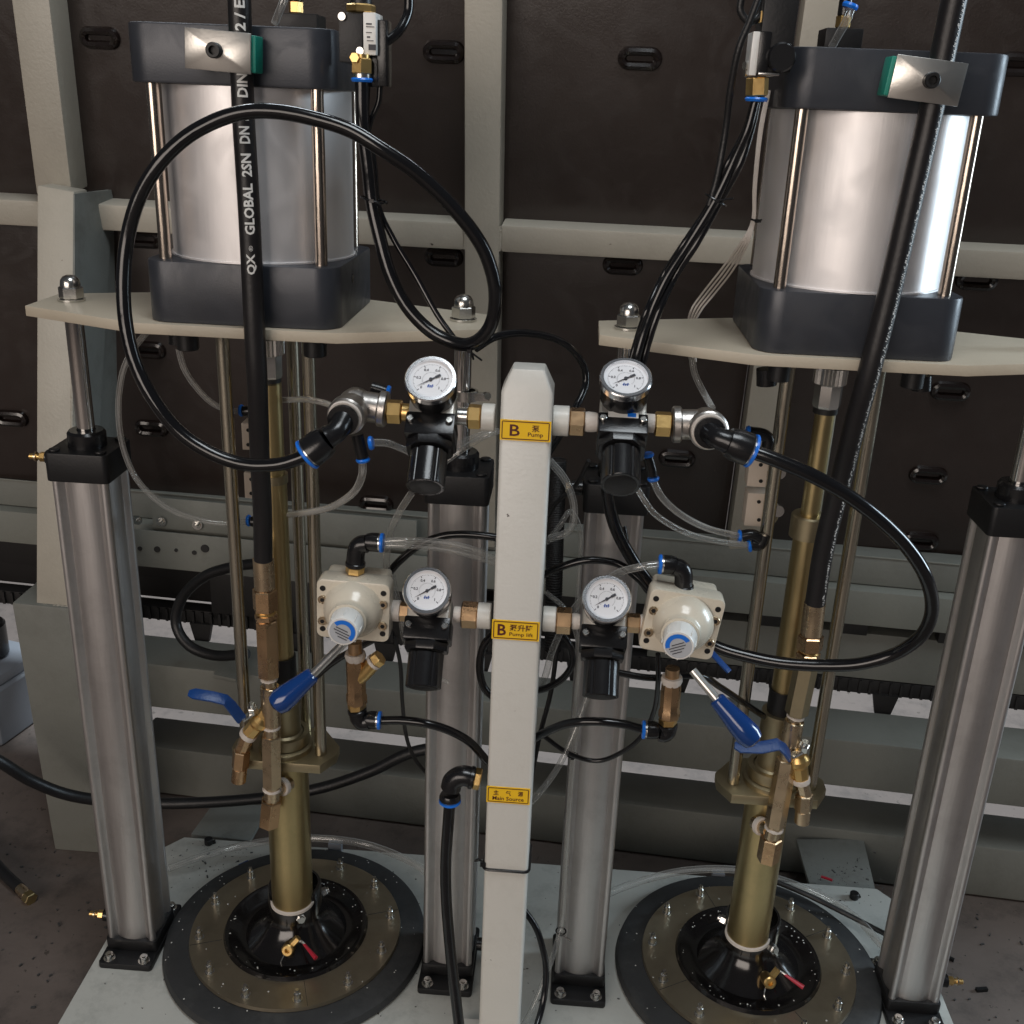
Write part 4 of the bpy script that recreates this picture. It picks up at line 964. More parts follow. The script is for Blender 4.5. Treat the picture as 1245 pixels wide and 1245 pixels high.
elbow_fit('large black push-in elbow feeding the post beside the lowest label', [(576, 946, 1.25), (562, 943, 1.25), (551, 949, 1.25), (548, 958, 1.25)], (547, 975, 1.25), V((0, 0, -1)), .0145, group='main supply elbow', body=.014)

# brass strainers below hand valves
def strainer(label, top, bot, side):
    a, b = PY(*top, 1.25), PY(*bot, 1.25); t = thing('brass_strainer', label, 'pipe fitting', b, 'brass strainers under the hand valves')
    L = (b-a).length; d = b-a
    mb = MB(); mb.cyl(a-d*.22, a, .0095, n=18); obj('nipple', mb, DBRASS, t)
    mb = MB(); mb.lathe([(0, -.002), (.0135, -.002), (.0145, .003), (.0125, .009), (0, .009)], a, d, 22); obj('thread_tape', mb, PTFE, t)
    mb = MB(); mb.lathe([(0, .006), (.013, .006), (.0135, .02), (.0130, L*.72), (.0145, L*.76), (.0145, L*.90), (.012, L*.93), (0, L*.93)], a, d, 8); obj('strainer_body', mb, DBRASS, t)
    mb = MB(); mb.hexn(a.lerp(b, .88), b, .013); obj('end_nut', mb, BRASS, t)
    if side:
        c = a.lerp(b, .35); e = c + V((side*.027, -.004, .022)); mb = MB(); mb.tube([c+V((0, 0, -.012)), c+V((side*.012, -.002, .002)), e], .0105, 12, True, 4); mb.hexn(e, e+V((side*.008, 0, .007)), .011); obj('side_branch', mb, BRASS, t)
        mb = MB(); mb.cyl(e-V((side*.003, 0, .003)), e, .0115, n=18); obj('thread_tape', mb, PTFE, t)
strainer('brass strainer with side branch under the left ivory valve', (432, 795), (434, 860), 1)
strainer('brass strainer under the right ivory valve', (817, 824), (813, 876), 0)

# ------------------------------------------------------------------ solenoid valves on the upper heads
sv = thing('solenoid_valve', 'black solenoid valve with white label beside the left upper head', 'valve', PY(437, 80, 1.30), 'solenoid valves on the air motors')
def bxp(parent, name, x0, y0, x1, y1, Y, dep, mt, bev=.0012, rot=0):
    a = PY(x0, (y0+y1)/2, Y); b = PY(x1, (y0+y1)/2, Y); c = PY((x0+x1)/2, y0, Y); d = PY((x0+x1)/2, y1, Y)
    M = Matrix.Translation(((a.x+b.x)/2, Y+dep/2, (c.z+d.z)/2)) @ Matrix.Rotation(R(rot), 4, 'Z')
    mb = MB(); mb.box((0, 0, 0), (b.x-a.x, dep, c.z-d.z), M); return obj(name, mb, mt, parent, bev)
bxp(sv, 'coil_block', 412, 16, 441, 76, 1.30, .045, PLASD)
bxp(sv, 'label_plate', 441.5, 15, 457, 67, 1.299, .044, WHITEP)
bxp(sv, 'connector', 458, 24, 470, 105, 1.31, .035, PLAS)
for (a0, b0, a1, b1) in ((445, 28, 452, 30), (445, 32, 455, 33), (445, 39, 452, 40), (446, 44, 450, 46), (446, 49, 454, 50)):
    bxp(sv, 'label_print', a0, b0, a1, b1, 1.2985, .0004, DIALINK, 0)
bxp(sv, 'terminal_mark', 448, 54, 457, 61, 1.2982, .0006, DIALINK, 0)
bxp(sv, 'lower_body', 440, 68, 460, 106, 1.312, .03, PLAS)
for x, y in ((416, 20), (438, 62)):
    p = PY(x, y, 1.299); mb = MB(); mb.cyl(p, p+V((0, -.003, 0)), .0042, n=14); obj('screw', mb, STEEL, sv)
a, b = PY(439, 16, 1.32), PY(439, 5, 1.32); mb = MB(); mb.hexn(a, b, .017, ph=.4); obj('top_nut', mb, BRASS, sv)
mb = MB(); mb.cyl(b, b+V((0, 0, .05)), .0125, n=20); obj('muffler', mb, RUBM, sv)
a, b = PY(440, 66, 1.30), PY(440, 90, 1.30); mb = MB(); mb.hexn(a+V((0, 0, -.004)), b, .0125, ph=.4); mb.cyl(a, a+V((0, 0, -.005)), .009, n=16); mb.hexn(a.lerp(b, .2)+V((-.006, -.01, 0)), a.lerp(b, .2)+V((-.006, -.014, 0)), .006); obj('bottom_nut', mb, BRASS, sv)
mb = MB(); mb.cyl(b, b+V((0, 0, -.004)), .0105, n=20); obj('silver_ring', mb, STEEL, sv)
mb = MB(); mb.lathe([(0, 0), (.0115, 0), (.0128, .002), (.0115, .0045), (0, .0045)], b+V((0, 0, -.004)), (0, 0, -1), 24); obj('release_collar', mb, BLUE, sv)

sv2 = thing('solenoid_valve', 'black solenoid valve with round coil beside the right upper head', 'valve', PY(935, 90, 1.28), 'solenoid valves on the air motors')
bxp(sv2, 'coil_block', 926, -12, 967, 88, 1.285, .05, PLASD)
bxp(sv2, 'label_plate', 913, 38, 922, 92, 1.284, .04, WHITEP)
bxp(sv2, 'valve_body', 922.5, 38, 936, 90, 1.280, .045, PLAS)
p = PY(949, 70, 1.284); mb = MB(); mb.lathe([(0, 0), (.0155, 0), (.0155, .008), (.0135, .011), (0, .011)], p, (0, -1, 0), 28); obj('coil_cap', mb, PLAS, sv2)
p = PY(909, 80, 1.30); mb = MB(); mb.cyl(p, p+V((-.004, -.002, 0)), .0045, n=14); mb.cyl(p+V((0, 0, -.008)), p+V((-.003, -.001, -.008)), .004, n=14); obj('screw', mb, STEEL, sv2)
bxp(sv2, 'bottom_bracket', 922, 88, 948, 92, 1.279, .04, STEEL)
a, b = PY(921, 94, 1.295), PY(920, 117, 1.295); mb = MB(); mb.hexn(a, b, .0125); obj('bottom_nut', mb, BRASS, sv2)
mb = MB(); mb.lathe([(0, 0), (.0118, 0), (.0132, .002), (.0118, .0045), (0, .0045)], b+V((0, 0, -.001)), (0, 0, -1), 24); obj('release_collar', mb, BLUE, sv2)
mb = MB(); a = PY(926, 28, 1.30); mb.hexn(a, a+V((0, 0, .012)), .005); obj('side_nut', mb, BRASS, sv2)

# exhaust blocks behind the heads
def exhaust(label, x0, y0, x1, y1, bx, Y=1.50):
    t = thing('quick_exhaust', label, 'valve', PY((x0+x1)/2, y1, Y), 'small exhaust blocks on top of the air motors')
    bxp(t, 'block', x0, y0, x1, y1+10, Y, .05, PLASD, .002)
    a = PY(bx, y0, Y+.02); mb = MB(); mb.hexn(a, a+V((0, 0, .014)), .0095); obj('nipple', mb, BRASS, t)
    mb = MB(); mb.cyl(a+V((0, 0, .014)), a+V((0, 0, .04)), .0085, n=16, ch=.001); obj('elbow', mb, PLAS, t)
    return t
exhaust('small black exhaust block on top of the left air motor', 338, 16, 386, 30, 360)
exhaust('small black exhaust block on top of the right air motor', 1003, 34, 1049, 52, 1024)
p = PY(1035, 4, 1.45); mb = MB(); mb.lathe([(0, 0), (.009, 0), (.0102, .003), (.009, .006), (0, .006)], p, (-.3, 0, -1), 20)
tagp(obj('release_collar', mb, BLUE, None, loc=tuple(p)), 'bright blue collar at the top edge holding the clear tube', 'pipe fitting')

# ------------------------------------------------------------------ limit switches on the pump rods
def limit_switch(label, px, Y, fit=None):
    t = thing('limit_switch', label, 'switch', PY(px[0], px[3], Y), 'cream limit valves beside the pump rods')
    bxp(t, 'housing', *px, Y, .03, CREAM, .001)
    for fy in (.25, .8):
        p = PY(px[0]+(px[2]-px[0])*.65, px[1]+(px[3]-px[1])*fy, Y-.0005); mb = MB(); mb.cyl(p, p+V((0, -.001, 0)), .0028, n=12); obj('screw_hole', mb, PLASD, t)
    q = PY(px[2]+14, (px[1]+px[3])/2, Y); mb = MB(); mb.cyl(q+V((0, -.006, 0)), q+V((0, .006, 0)), .009, n=18); mb.tube([q, q+V((.0, 0, -.012)), q+V((-.008, 0, -.026))], .003, 8)
    mb.box((q.x-.012, Y+.008, q.z-.006), (.018, .003, .01)); obj('roller_lever', mb, STEEL, t)
limit_switch('cream limit valve behind the lettered hose, the higher one', (294, 515, 306, 547), 1.47)
limit_switch('cream limit valve behind the lettered hose, the lower one', (297, 575, 310, 606), 1.47)
limit_switch('cream limit valve left of the right pump rod, the higher one', (910, 556, 933, 592), 1.45)
limit_switch('cream limit valve left of the right pump rod, the lower one', (907, 600, 931, 640), 1.45)
def small_fit(label, pts, Y, r=.0075, ends=()):
    t = thing('push_fitting', label, 'pipe fitting', PY(*pts[0], Y), 'small black push fittings with blue collars')
    mb = MB(); mb.tube([PY(*q, Y) for q in pts], r, 14, len(pts) > 2, 4); obj('fitting_body', mb, PLAS, t)
    for (x, y, dx, dy) in ends:
        p = PY(x, y, Y); q = PY(x+dx, y+dy, Y); d = (q-p).normalized(); mb = MB(); mb.lathe([(0, 0), (r*1.05, 0), (r*1.15, .002), (r, .0045), (0, .0045)], p, d, 18); obj('release_collar', mb, BLUE, t)
    return t
small_fit('small black tee fitting hanging under the left black elbow', [(434, 528), (438, 545), (441, 556)], 1.22, .0078, [(441, 557, 1, 8), (449, 539, 8, -1)])
small_fit('small black fitting right of the upper right regulator', [(788, 556), (792, 570), (793, 578)], 1.27, .0068, [(788, 555, -1, -8), (794, 580, 1, 8)])
small_fit('black elbow fitting behind the blue collar of the right loop hose', [(912, 526), (926, 528), (934, 534), (932, 548)], 1.40, .0085, [(911, 526, -8, -1)])
small_fit('black fitting ending the two clear tubes at the right pump, upper branch', [(902, 652), (914, 650), (924, 655)], 1.42, .0085, [(901, 652, -8, 0)])
small_fit('black fitting ending the two clear tubes at the right pump, lower branch', [(914, 662), (924, 662), (930, 650)], 1.42, .0085, [(913, 663, -6, 1)])
small_fit('black fitting behind the lettered hose with blue collar, upper', [(296, 500), (304, 500), (308, 506)], 1.46, .008, [(295, 499, -8, 0)])
small_fit('black fitting behind the lettered hose with blue collar, lower', [(306, 634), (314, 634), (318, 630)], 1.46, .008, [(304, 633, -8, 0)])
small_fit('tiny blue-tipped fitting beside the grey cast tee at upper left', [(452, 471), (466, 475), (472, 478)], 1.30, .0075, [(470, 476, 8, 2)])
small_fit('small black sensor plug under the left cross plate, at left', [(216, 404), (216, 418)], 1.40, .0125)
small_fit('small black sensor plug under the left cross plate, at right', [(386, 412), (386, 432)], 1.37, .0125)
small_fit('small black plug under the right cross plate, at left', [(932, 448), (932, 468)], 1.40, .0135)
small_fit('small black plug under the right cross plate, at right', [(1121, 456), (1120, 474)], 1.37, .0125)

# ------------------------------------------------------------------ loop hoses
HG = 'glossy black air hoses'
tube_thing('air_hose', 'big glossy black hose looping in a circle before the left air motor', 'hose',
    [(440, 100, 1.30), (441, 150, 1.30), (447, 200, 1.30), (452, 245, 1.30), (462, 290, 1.295), (475, 335, 1.29), (494, 372, 1.285), (520, 400, 1.28), (545, 414, 1.275), (568, 419, 1.265), (587, 409, 1.255), (599, 388, 1.25),
     (602, 352, 1.24), (593, 315, 1.235), (577, 285, 1.23), (553, 255, 1.225), (529, 230, 1.22), (500, 205, 1.215), (462, 180, 1.21), (425, 158, 1.21), (385, 145, 1.21), (340, 136, 1.21), (300, 136, 1.21), (262, 147, 1.21), (225, 168, 1.205), (193, 200, 1.20),
     (168, 243, 1.20), (154, 295, 1.20), (150, 350, 1.19), (154, 400, 1.185), (166, 445, 1.18), (188, 488, 1.175), (218, 525, 1.175), (255, 550, 1.175), (295, 564, 1.175), (335, 565, 1.175), (365, 557, 1.175), (376, 551, 1.175)], .0082, RUBG, 20, 8, HG)
tube_thing('air_hose', 'big glossy black hose looping out to the right of the right pump', 'hose',
    [(912, 548, 1.185), (940, 558, 1.18), (985, 577, 1.175), (1030, 602, 1.175), (1072, 634, 1.18), (1105, 668, 1.19), (1127, 705, 1.20), (1133, 742, 1.215), (1120, 773, 1.23), (1088, 795, 1.25), (1045, 807, 1.26), (1000, 809, 1.27), (950, 806, 1.28), (905, 797, 1.29), (868, 785, 1.30), (835, 762, 1.31), (805, 728, 1.32), (775, 690, 1.33), (752, 650, 1.33), (741, 615, 1.33), (738, 585, 1.33), (740, 560, 1.34)], .0086, RUBG, 20, 8, HG)
tube_thing('air_hose', 'glossy black supply hose running down the left side of the post', 'hose',
    [(547, 974, 1.25), (545, 1000, 1.25), (542, 1050, 1.25), (543, 1100, 1.245), (548, 1160, 1.235), (555, 1220, 1.22), (562, 1280, 1.20)], .0083, RUBG, 20, 8, HG)
BG = 'thin black tubes'
def bt_(label, pts, r=.0040, mt=RUBG): tube_thing('black_tube', label, 'tube', pts, r, mt, 12, 8, BG)
bt_('thin black tube hugging the loop hose down from the left solenoid valve', [(447, 95, 1.32), (446, 150, 1.32), (455, 200, 1.32), (460, 250, 1.32), (478, 290, 1.315), (505, 335, 1.31), (530, 380, 1.30), (551, 410, 1.29)], .0036)
bt_('thin black tube bowing right of the left solenoid valve', [(462, 104, 1.32), (460, 125, 1.32), (450, 150, 1.32), (445, 185, 1.32), (452, 240, 1.315)], .0034)
bt_('black cable curling at the top edge right of the left solenoid valve', [(497, -12, 1.34), (496, 15, 1.34), (485, 38, 1.33), (468, 52, 1.325)], .0055)
bt_('black tube arching from the loop hose over the post top', [(578, 424, 1.28), (604, 409, 1.30), (640, 405, 1.33), (680, 414, 1.36), (706, 438, 1.38), (712, 465, 1.38), (700, 495, 1.36), (680, 530, 1.34), (660, 560, 1.33)], .0050)
for k, (off, lb) in enumerate(((0, 'left'), (9, 'middle'), (-6, 'slimmest'))):
    bt_('black tube dropping in a bundle from the right solenoid valve, the %s one' % lb,
        [(918+off*.3, 124, 1.295+k*.008), (908+off*.5, 160, 1.295+k*.008), (890+off, 200, 1.30), (868+off*.7, 246, 1.30+k*.008), (838+off, 295, 1.30), (812+off, 335, 1.295+k*.008), (792+off, 378, 1.29), (778+off, 420, 1.28+k*.008), (768+off, 460, 1.28+k*.006)], (.0052, .0048, .0036)[k])
bt_('thin black cable falling from the top edge left of the right solenoid valve', [(925, -10, 1.28), (912, 25, 1.28), (898, 60, 1.28), (888, 110, 1.29), (882, 160, 1.30), (872, 215, 1.30), (862, 250, 1.30)], .0040, RUBM)
bt_('black cable coiled at the top edge beside the right solenoid valve', [(903, -8, 1.30), (900, 12, 1.30), (910, 26, 1.30), (924, 20, 1.30), (930, 0, 1.30)], .0040, RUBM)
bt_('black tube from the left lower elbow to the post', [(463, 876, 1.25), (490, 876, 1.25), (520, 880, 1.25), (548, 889, 1.255), (572, 903, 1.265), (592, 925, 1.28)], .0060)
bt_('black tube from the right lower elbow to the post', [(782, 887, 1.25), (755, 880, 1.25), (720, 877, 1.25), (690, 880, 1.26), (668, 888, 1.27), (645, 900, 1.28)], .0060)
bt_('black tube arching behind the left hand valve and gauge', [(470, 700, 1.34), (488, 680, 1.34), (515, 660, 1.34), (550, 650, 1.34), (600, 653, 1.34), (640, 665, 1.34)], .0055)
bt_('black tube arching above the lower right gauge', [(650, 705, 1.34), (680, 690, 1.34), (715, 681, 1.34), (750, 685, 1.34), (772, 700, 1.33), (795, 722, 1.32)], .0052)
bt_('thin black tube hanging from the left hand valve down behind', [(480, 775, 1.30), (487, 810, 1.32), (489, 850, 1.34), (494, 895, 1.38), (506, 925, 1.42), (530, 952, 1.47)], .0030, RUBM)
bt_('thin black tube curving under the right brass strainer', [(800, 795, 1.29), (800, 830, 1.30), (795, 865, 1.32), (780, 895, 1.33), (755, 915, 1.34), (725, 925, 1.35), (690, 915, 1.35), (655, 890, 1.35)], .0036)
bt_('black tube slanting behind the left blue grip', [(470, 770, 1.30), (440, 785, 1.31), (405, 805, 1.33), (375, 832, 1.36), (350, 860, 1.40)], .0050)
bt_('black tube passing behind the right lever rod', [(738, 815, 1.31), (790, 824, 1.31), (850, 822, 1.33), (875, 835, 1.36), (905, 855, 1.39), (950, 885, 1.47)], .0048)
bt_('black tube looping just left of the post below the middle label', [(600, 770, 1.31), (588, 785, 1.31), (583, 810, 1.31), (588, 835, 1.31), (602, 850, 1.31)], .0055)
bt_('black tube looping just right of the post below the middle label', [(672, 765, 1.33), (690, 780, 1.33), (696, 805, 1.33), (684, 825, 1.33), (660, 838, 1.33), (635, 840, 1.33)], .0050)
bt_('black cable beside the right hand of the post foot, falling down', [(632, 1100, 1.31), (650, 1125, 1.30), (659, 1150, 1.29), (664, 1180, 1.28), (660, 1220, 1.26), (648, 1262, 1.22)], .0050)
bt_('black cable loop on the dark motor box left of the gold pump', [(330, 684, 1.85), (290, 688, 1.88), (250, 700, 1.90), (222, 726, 1.92), (214, 758, 1.92), (230, 785, 1.90), (262, 797, 1.88), (300, 795, 1.85)], .0110, RUBM)
bt_('black cable lying along the base plate behind the right follower plate', [(925, 1065, 1.66), (958, 1078, 1.64), (990, 1092, 1.62), (1030, 1112, 1.60), (1075, 1135, 1.56), (1100, 1150, 1.52)], .0048, RUBM)
# corrugated black conduit right of post
mb = MB(); cp = [PY(678, 560, 1.42), PY(676, 620, 1.42), PY(674, 690, 1.42), PY(672, 790, 1.42)]
S = spline(cp, 30); 
mb.tube(cp, .011, 14, True, 12)
for i, p in enumerate(S): mb.ring(p, (0, 0, 1), .0115, .0016, 14, 5)
tagp(obj('corrugated_conduit', mb, CHAINM, None, loc=tuple(cp[0])), 'black corrugated conduit standing right behind the post', 'conduit')
# hose lying behind, lower left, and hose with brass end
h1 = thing('supply_hose', 'thick black hose sagging along the floor behind the left press', 'hose', PY(100, 970, 1.75))
mb = MB(); mb.tube([PY(*q) for q in [(-40, 905, 1.60), (0, 926, 1.62), (40, 950, 1.66), (90, 968, 1.70), (160, 976, 1.74), (240, 976, 1.76), (320, 970, 1.77), (390, 958, 1.78), (450, 938, 1.78), (500, 915, 1.78), (560, 905, 1.79)]], .0115, 16, True, 8); obj('hose_body', mb, RUBM, h1)
h2 = thing('supply_hose', 'black hose end with brass nut lying on the floor at far left', 'hose', PY(40, 1090, 1.45))
E0 = [PZ(-40, 1015, ZF+.02), PZ(-15, 1040, ZF+.02), PZ(5, 1062, ZF+.018), PZ(24, 1080, ZF+.014)]
mb = MB(); mb.tube(E0, .0115, 16); obj('hose_body', mb, RUBM, h2)
d = (E0[3]-E0[2]).normalized(); mb = MB(); mb.cyl(E0[3]-d*.004, E0[3]+d*.028, .0105, n=18, ch=.001); obj('ferrule', mb, NBRASS, h2)
mb = MB(); mb.hexn(E0[3]+d*.028, E0[3]+d*.045, .0135); obj('brass_nut', mb, GOLD, h2)

# ------------------------------------------------------------------ clear tubes
CG = 'clear plastic tubes'
def ct(label, pts, r=.0042): tube_thing('clear_tube', label, 'tube', pts, r, CLEAR, 12, 8, CG)
ct('clear tube curling from the sensor plug under the left cross plate', [(217, 424, 1.42), (224, 448, 1.42), (238, 470, 1.43), (258, 490, 1.44), (280, 499, 1.45), (296, 500, 1.46)], .0042)
ct('long clear tube drooping past the far left lift cylinder', [(180, 402, 1.42), (160, 428, 1.40), (148, 458, 1.40), (144, 500, 1.40), (150, 545, 1.41), (168, 585, 1.42), (200, 615, 1.43), (235, 630, 1.44), (270, 636, 1.45), (303, 634, 1.46)], .0042)
ct('short clear tube behind the gold column going to the cast tee', [(334, 487, 1.47), (352, 486, 1.45), (375, 486, 1.40), (398, 491, 1.36), (415, 501, 1.30)], .0045)
ct('clear tube hooking down from the black tee fitting at upper left', [(441, 560, 1.22), (440, 578, 1.22), (432, 596, 1.23), (415, 610, 1.26), (395, 619, 1.32), (365, 624, 1.40), (345, 626, 1.46)], .0050)
ct('clear tube running behind the upper left regulator', [(453, 538, 1.22), (472, 539, 1.24), (490, 546, 1.28), (515, 556, 1.31), (545, 548, 1.31), (570, 535, 1.31), (600, 524, 1.31)], .0046)
ct('clear tube slanting between regulator and post at upper left', [(535, 566, 1.30), (560, 548, 1.30), (590, 530, 1.29), (606, 524, 1.30)], .0040)
ct('clear tube falling behind the upper left knob', [(500, 600, 1.30), (486, 622, 1.31), (474, 650, 1.32), (470, 690, 1.33), (480, 730, 1.33), (494, 760, 1.33)], .0050)
ct('clear tube from the left valve elbow towards the post, upper of the pair', [(466, 658, 1.25), (500, 657, 1.25), (540, 660, 1.27), (575, 668, 1.29), (610, 682, 1.31)], .0044)
ct('clear tube from the left valve elbow towards the post, lower of the pair', [(466, 663, 1.25), (500, 664, 1.25), (540, 668, 1.27), (575, 676, 1.29), (610, 688, 1.31)], .0036)
ct('clear tube arching down from the right valve elbow', [(801, 686, 1.25), (775, 690, 1.25), (750, 697, 1.27), (725, 712, 1.30), (705, 732, 1.31), (690, 752, 1.32), (672, 790, 1.33), (660, 830, 1.34), (640, 860, 1.33)], .0050)
ct('clear tube bulging right of the post at the upper label', [(668, 560, 1.32), (688, 585, 1.32), (698, 618, 1.32), (692, 645, 1.32), (668, 655, 1.32)], .0052)
ct('clear tube bending behind the post towards the conduit', [(664, 660, 1.33), (680, 640, 1.33), (694, 622, 1.34), (706, 650, 1.36), (704, 700, 1.36), (700, 760, 1.36)], .0036)
ct('clear tube from the small fitting to the right pump, upper of the pair', [(794, 584, 1.27), (806, 606, 1.28), (830, 627, 1.32), (862, 643, 1.37), (900, 652, 1.42)], .0047)
ct('clear tube from the small fitting to the right pump, lower of the pair', [(762, 570, 1.30), (782, 606, 1.30), (800, 628, 1.31), (835, 648, 1.34), (872, 658, 1.38), (914, 663, 1.42)], .0042)
ct('clear tube dropping from the right cross plate to the cast tee', [(841, 434, 1.38), (845, 455, 1.37), (856, 478, 1.35), (866, 496, 1.31)], .0044)
ct('clear tube at the top edge above the right air motor', [(1036, 6, 1.45), (1030, 24, 1.45), (1021, 40, 1.46), (1012, 56, 1.48)], .0052)
ct('clear tube at the top edge above the left air motor', [(350, -14, 1.45), (342, 8, 1.45), (334, 28, 1.46)], .0050)
ct('clear tube running down beside the lift cylinder right of the post', [(706, 870, 1.38), (698, 910, 1.38), (692, 980, 1.38), (688, 1050, 1.38), (684, 1120, 1.38), (662, 1190, 1.33), (640, 1240, 1.30), (618, 1270, 1.30)], .0046)
ct('clear tube slanting down to the post, right of the lowest label', [(716, 840, 1.38), (700, 885, 1.36), (680, 930, 1.34), (655, 965, 1.31), (630, 990, 1.31)], .0046)
ct('clear hose lying along the back of the left follower plate', [(205, 1056, 1.60), (250, 1040, 1.62), (300, 1027, 1.65), (350, 1020, 1.67), (400, 1020, 1.67), (450, 1028, 1.66), (500, 1048, 1.62), (530, 1070, 1.58)], .0070)
ct('clear hose lying along the back of the right follower plate', [(700, 1110, 1.50), (740, 1086, 1.55), (790, 1068, 1.60), (840, 1058, 1.63), (900, 1058, 1.65), (950, 1070, 1.66), (1000, 1090, 1.64), (1040, 1115, 1.60), (1068, 1145, 1.54), (1095, 1175, 1.50)], .0070)
# thin white signal wires right
for k in range(4):
    tube_thing('signal_wire', ['pale wire fanning out left of the right air motor, outermost left', 'pale wire fanning out left of the right air motor, second from left', 'pale wire fanning out left of the right air motor, third from left', 'pale wire fanning out left of the right air motor, nearest the barrel'][k], 'wire',
        [(936-k, 110, 1.42), (926-k*1.0, 160, 1.42), (919-k*.8, 225, 1.41), (917-k*.8, 268, 1.41), (908-k*3, 298, 1.41), (890-k*5, 330, 1.50), (868-k*5, 358, 1.585), (852-k*4, 378, 1.60), (843-k*2, 400, 1.61), (846, 440, 1.58)], .0016, PTFE, 8, 6, 'pale signal wires')
ct('thin clear tube crossing behind the lower right gauge', [(664, 720, 1.34), (690, 745, 1.34), (704, 790, 1.35), (700, 850, 1.37), (694, 900, 1.38)], .0034)
ct('thin clear tube curving behind the lower left gauge', [(478, 700, 1.34), (486, 740, 1.34), (492, 780, 1.34), (512, 812, 1.35), (545, 830, 1.36)], .0034)
bt_('thin black cable running from the conduit down behind the post foot', [(678, 780, 1.40), (670, 840, 1.38), (655, 900, 1.36), (640, 980, 1.34)], .0036, RUBM)
bt_('thin black cable hanging behind the upper right knob', [(716, 560, 1.33), (700, 590, 1.35), (676, 612, 1.36), (660, 640, 1.36)], .0030, RUBM)
bt_('thin black cable rising steeply behind the lower right valve', [(800, 735, 1.33), (778, 705, 1.34), (764, 668, 1.35), (758, 640, 1.36)], .0040)
# cable ties
def tie(label, x, y, Y, r, ax=(0, 0, 1), tail=(-.01, -.004, .004)):
    p = PY(x, y, Y); t = thing('cable_tie', label, 'cable tie', p, 'black cable ties'); mb = MB(); mb.ring(p, ax, r, .0013, 24, 6); obj('band', mb, PLAS, t)
    mb = MB(); q = p+V((0, -r, 0)); mb.tube([q, q+V(tail)*.5, q+V(tail)], .0012, 6); mb.box(tuple(q), (.005, .004, .004)); obj('tail', mb, PLAS, t)
tie('black cable tie around the tubes below the left solenoid valve', 455, 243, 1.305, .016, (.2, 0, 1), (.012, -.003, -.004))
tie('black cable tie around the tube bundle below the right solenoid valve', 870, 243, 1.302, .014, (.5, 0, 1), (.018, -.004, .004))
tie('black cable tie around the pale wires beside the right barrel', 919, 268, 1.41, .006, (.2, 0, 1), (.006, -.003, .002))
tie('black cable tie where the loop hose crosses the thin tube', 572, 424, 1.27, .013, (1, .2, .3), (.016, -.004, -.010))
tie('black cable tie on the clear tubes, upper, beside the post', 696, 918, 1.38, .008, (0, 0, 1), (.012, -.004, .004))
tie('black cable tie on the clear tubes, lower, beside the post', 682, 1132, 1.38, .008, (0, 0, 1), (.018, -.006, -.006))
# band around the post
pt_ = thing('cable_tie', 'black cable tie strapped all round the post near its foot', 'cable tie', (PX, PYY, PY(614, 1056, 1.219).z))
zb = PY(614, 1058, 1.219).z; mb = MB(); rr = rounded_rect(W2+.0015, W2+.0015, .007, 4); pts = [V((PX+a, PYY+b, zb)) for a, b in rr]
mb.tube(pts+[pts[0]], .0022, 8, False); obj('band', mb, PLAS, pt_)
mb = MB(); q = V((PX-W2-.002, PYY-.028, zb+.006)); mb.tube([q, q+V((-.004, -.003, .008)), q+V((-.011, -.004, .007)), q+V((-.006, -.008, .014))], .0016, 6); mb.box(tuple(q), (.008, .007, .006)); obj('tail', mb, PLAS, pt_)
# hose clip on the far rod
hc = thing('pipe_clip', 'small silver clip on the piston rod above the upper left regulator', 'clip', PY(571, 480, YP))
mb = MB(); p = PY(567, 480, YP); mb.lathe([(.0127, -.007), (.0165, -.007), (.0165, .007), (.0127, .007)], p, (0, 0, 1), 24); mb.box((p.x+.022, YP-.006, p.z), (.022, .008, .011)); obj('band', mb, STEEL, hc)
mb = MB(); q = V((p.x+.028, YP-.012, p.z+.004)); mb.cyl(q, q+V((.004, -.012, .002)), .005, n=12); obj('screw', mb, STEEL, hc)

# ------------------------------------------------------------------ small things on base and floor
def loose(name, label, cat, x, y, Z, mt, f, group=None):
    p = PZ(x, y, Z); mb = MB(); f(mb, p); tagp(obj(name, mb, mt, None, loc=tuple(p)), label, cat, group)
def capbolt(mb, p): mb.cyl(p, p+V((0, 0, .013)), .0085, n=16, ch=.001); mb.cyl(p+V((.012, .004, .004)), p, .004, n=10)
loose('loose_screw', 'black cap screw standing on the base behind the left follower plate', 'screw', 254, 1026, 0, PLASD, capbolt)
loose('loose_screw', 'black cap screw standing on the base behind the right follower plate', 'screw', 1038, 1092, 0, PLASD, capbolt)
loose('tube_clip', 'pale plastic clip on the clear hose behind the left follower plate', 'clip', 408, 1036, 0, LGREY, lambda mb, p: mb.box((p.x, p.y, p.z+.012), (.026, .014, .024)))
loose('tube_clip', 'pale plastic clip on the clear hose behind the right follower plate', 'clip', 872, 1072, 0, LGREY, lambda mb, p: mb.box((p.x, p.y, p.z+.012), (.024, .014, .024)))
loose('red_scrap', 'tiny red scrap of tape on the dusty connecting plate', 'scrap', 1005, 1069, 0, RED, lambda mb, p: mb.box((p.x, p.y, p.z+.002), (.022, .004, .003), Matrix.Translation(p) @ Matrix.Rotation(R(-25), 4, 'Z') @ Matrix.Translation(-p)))
loose('blue_scrap', 'tiny blue strand on the rim of the left follower plate', 'scrap', 296, 1050, 0, BLUEP, lambda mb, p: mb.box((p.x, p.y, p.z+.002), (.020, .002, .002), Matrix.Translation(p) @ Matrix.Rotation(R(45), 4, 'Z') @ Matrix.Translation(-p)))
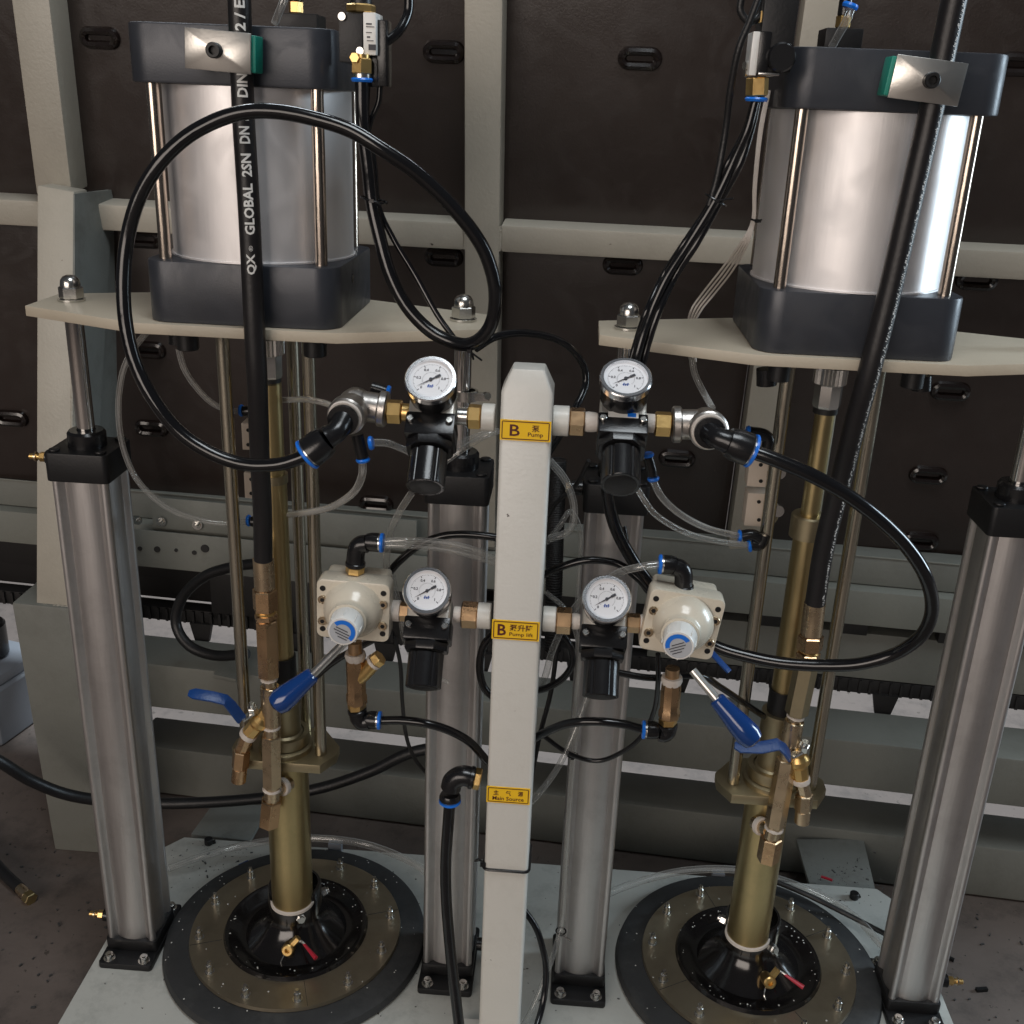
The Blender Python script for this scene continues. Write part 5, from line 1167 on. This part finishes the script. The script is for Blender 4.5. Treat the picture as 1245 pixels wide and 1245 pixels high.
loose('dark_scrap', 'short dark strip on the floor right of the base', 'scrap', 1150, 1165, ZF, PLASD, lambda mb, p: mb.box((p.x, p.y, p.z+.004), (.03, .006, .006), Matrix.Translation(p) @ Matrix.Rotation(R(-35), 4, 'Z') @ Matrix.Translation(-p)))
loose('dark_scrap', 'dark curl of rubber on the floor right of the lift cylinder', 'scrap', 1193, 1205, ZF, PLASD, lambda mb, p: mb.box((p.x, p.y, p.z+.004), (.022, .007, .006), Matrix.Translation(p) @ Matrix.Rotation(R(10), 4, 'Z') @ Matrix.Translation(-p)))
mb = MB()
for i in range(420):
    if i < 120: p = PZ(random.gauss(268, 45), random.gauss(1042, 14), 0)
    elif i < 220: p = PZ(random.gauss(1030, 30), random.gauss(1066, 14), 0)
    else: p = PZ(random.uniform(110, 1080), random.uniform(1060, 1240), 0)
    s = random.uniform(.0005, .0011) if random.random() < .8 else random.uniform(.0012, .0028); a = random.uniform(0, 3)
    mb.box((0, 0, s*.4), (s*2.4, s, s*.8), Matrix.Translation(p+V((0, 0, .0004))) @ Matrix.Rotation(a, 4, 'Z'))
tagp(obj('metal_chips', mb, CHIP), 'scattered dark metal chips and dust on the base plate', 'debris', kind='stuff')

PASTE = mat('dried_paste', (0.55, 0.55, 0.52), 0.6)
mb = MB()
for cx, cy in ((XL-.002, 1.462), (XR+.014, 1.472)):
    for i in range(110):
        a = random.uniform(0, 6.283); r = random.choice((random.gauss(.21, .012), random.uniform(.10, .22), random.gauss(.112, .004)))
        if r > .222 or r < .098: continue
        z = .0222 if r > .184 else (.0304 if r > .126 else .036)
        q = random.uniform(.0005, .0016); mb.lathe([(0, q*.6), (q*.8, q*.4), (q, 0)], (cx+r*math.cos(a), cy+r*math.sin(a), z), (random.uniform(-.2, .2), random.uniform(-.2, .2), 1), 6)
tagp(obj('paste_specks', mb, PASTE), 'tiny dried white specks spattered over the follower plates', 'debris', kind='stuff')

mb = MB()
for i in range(260):
    side = i % 2; x = random.uniform(-1.25, -.80) if side else random.uniform(.74, 1.15); y = random.uniform(1.1, 1.85)
    q = random.uniform(.0008, .0035); mb.box((0, 0, q*.4), (q*random.uniform(1, 3), q, q*.8), Matrix.Translation((x, y, ZF+.0004)) @ Matrix.Rotation(random.uniform(0, 3), 4, 'Z'))
tagp(obj('floor_debris', mb, CHIP), 'fine grit and crumbs on the concrete floor beside the base', 'debris', kind='stuff')
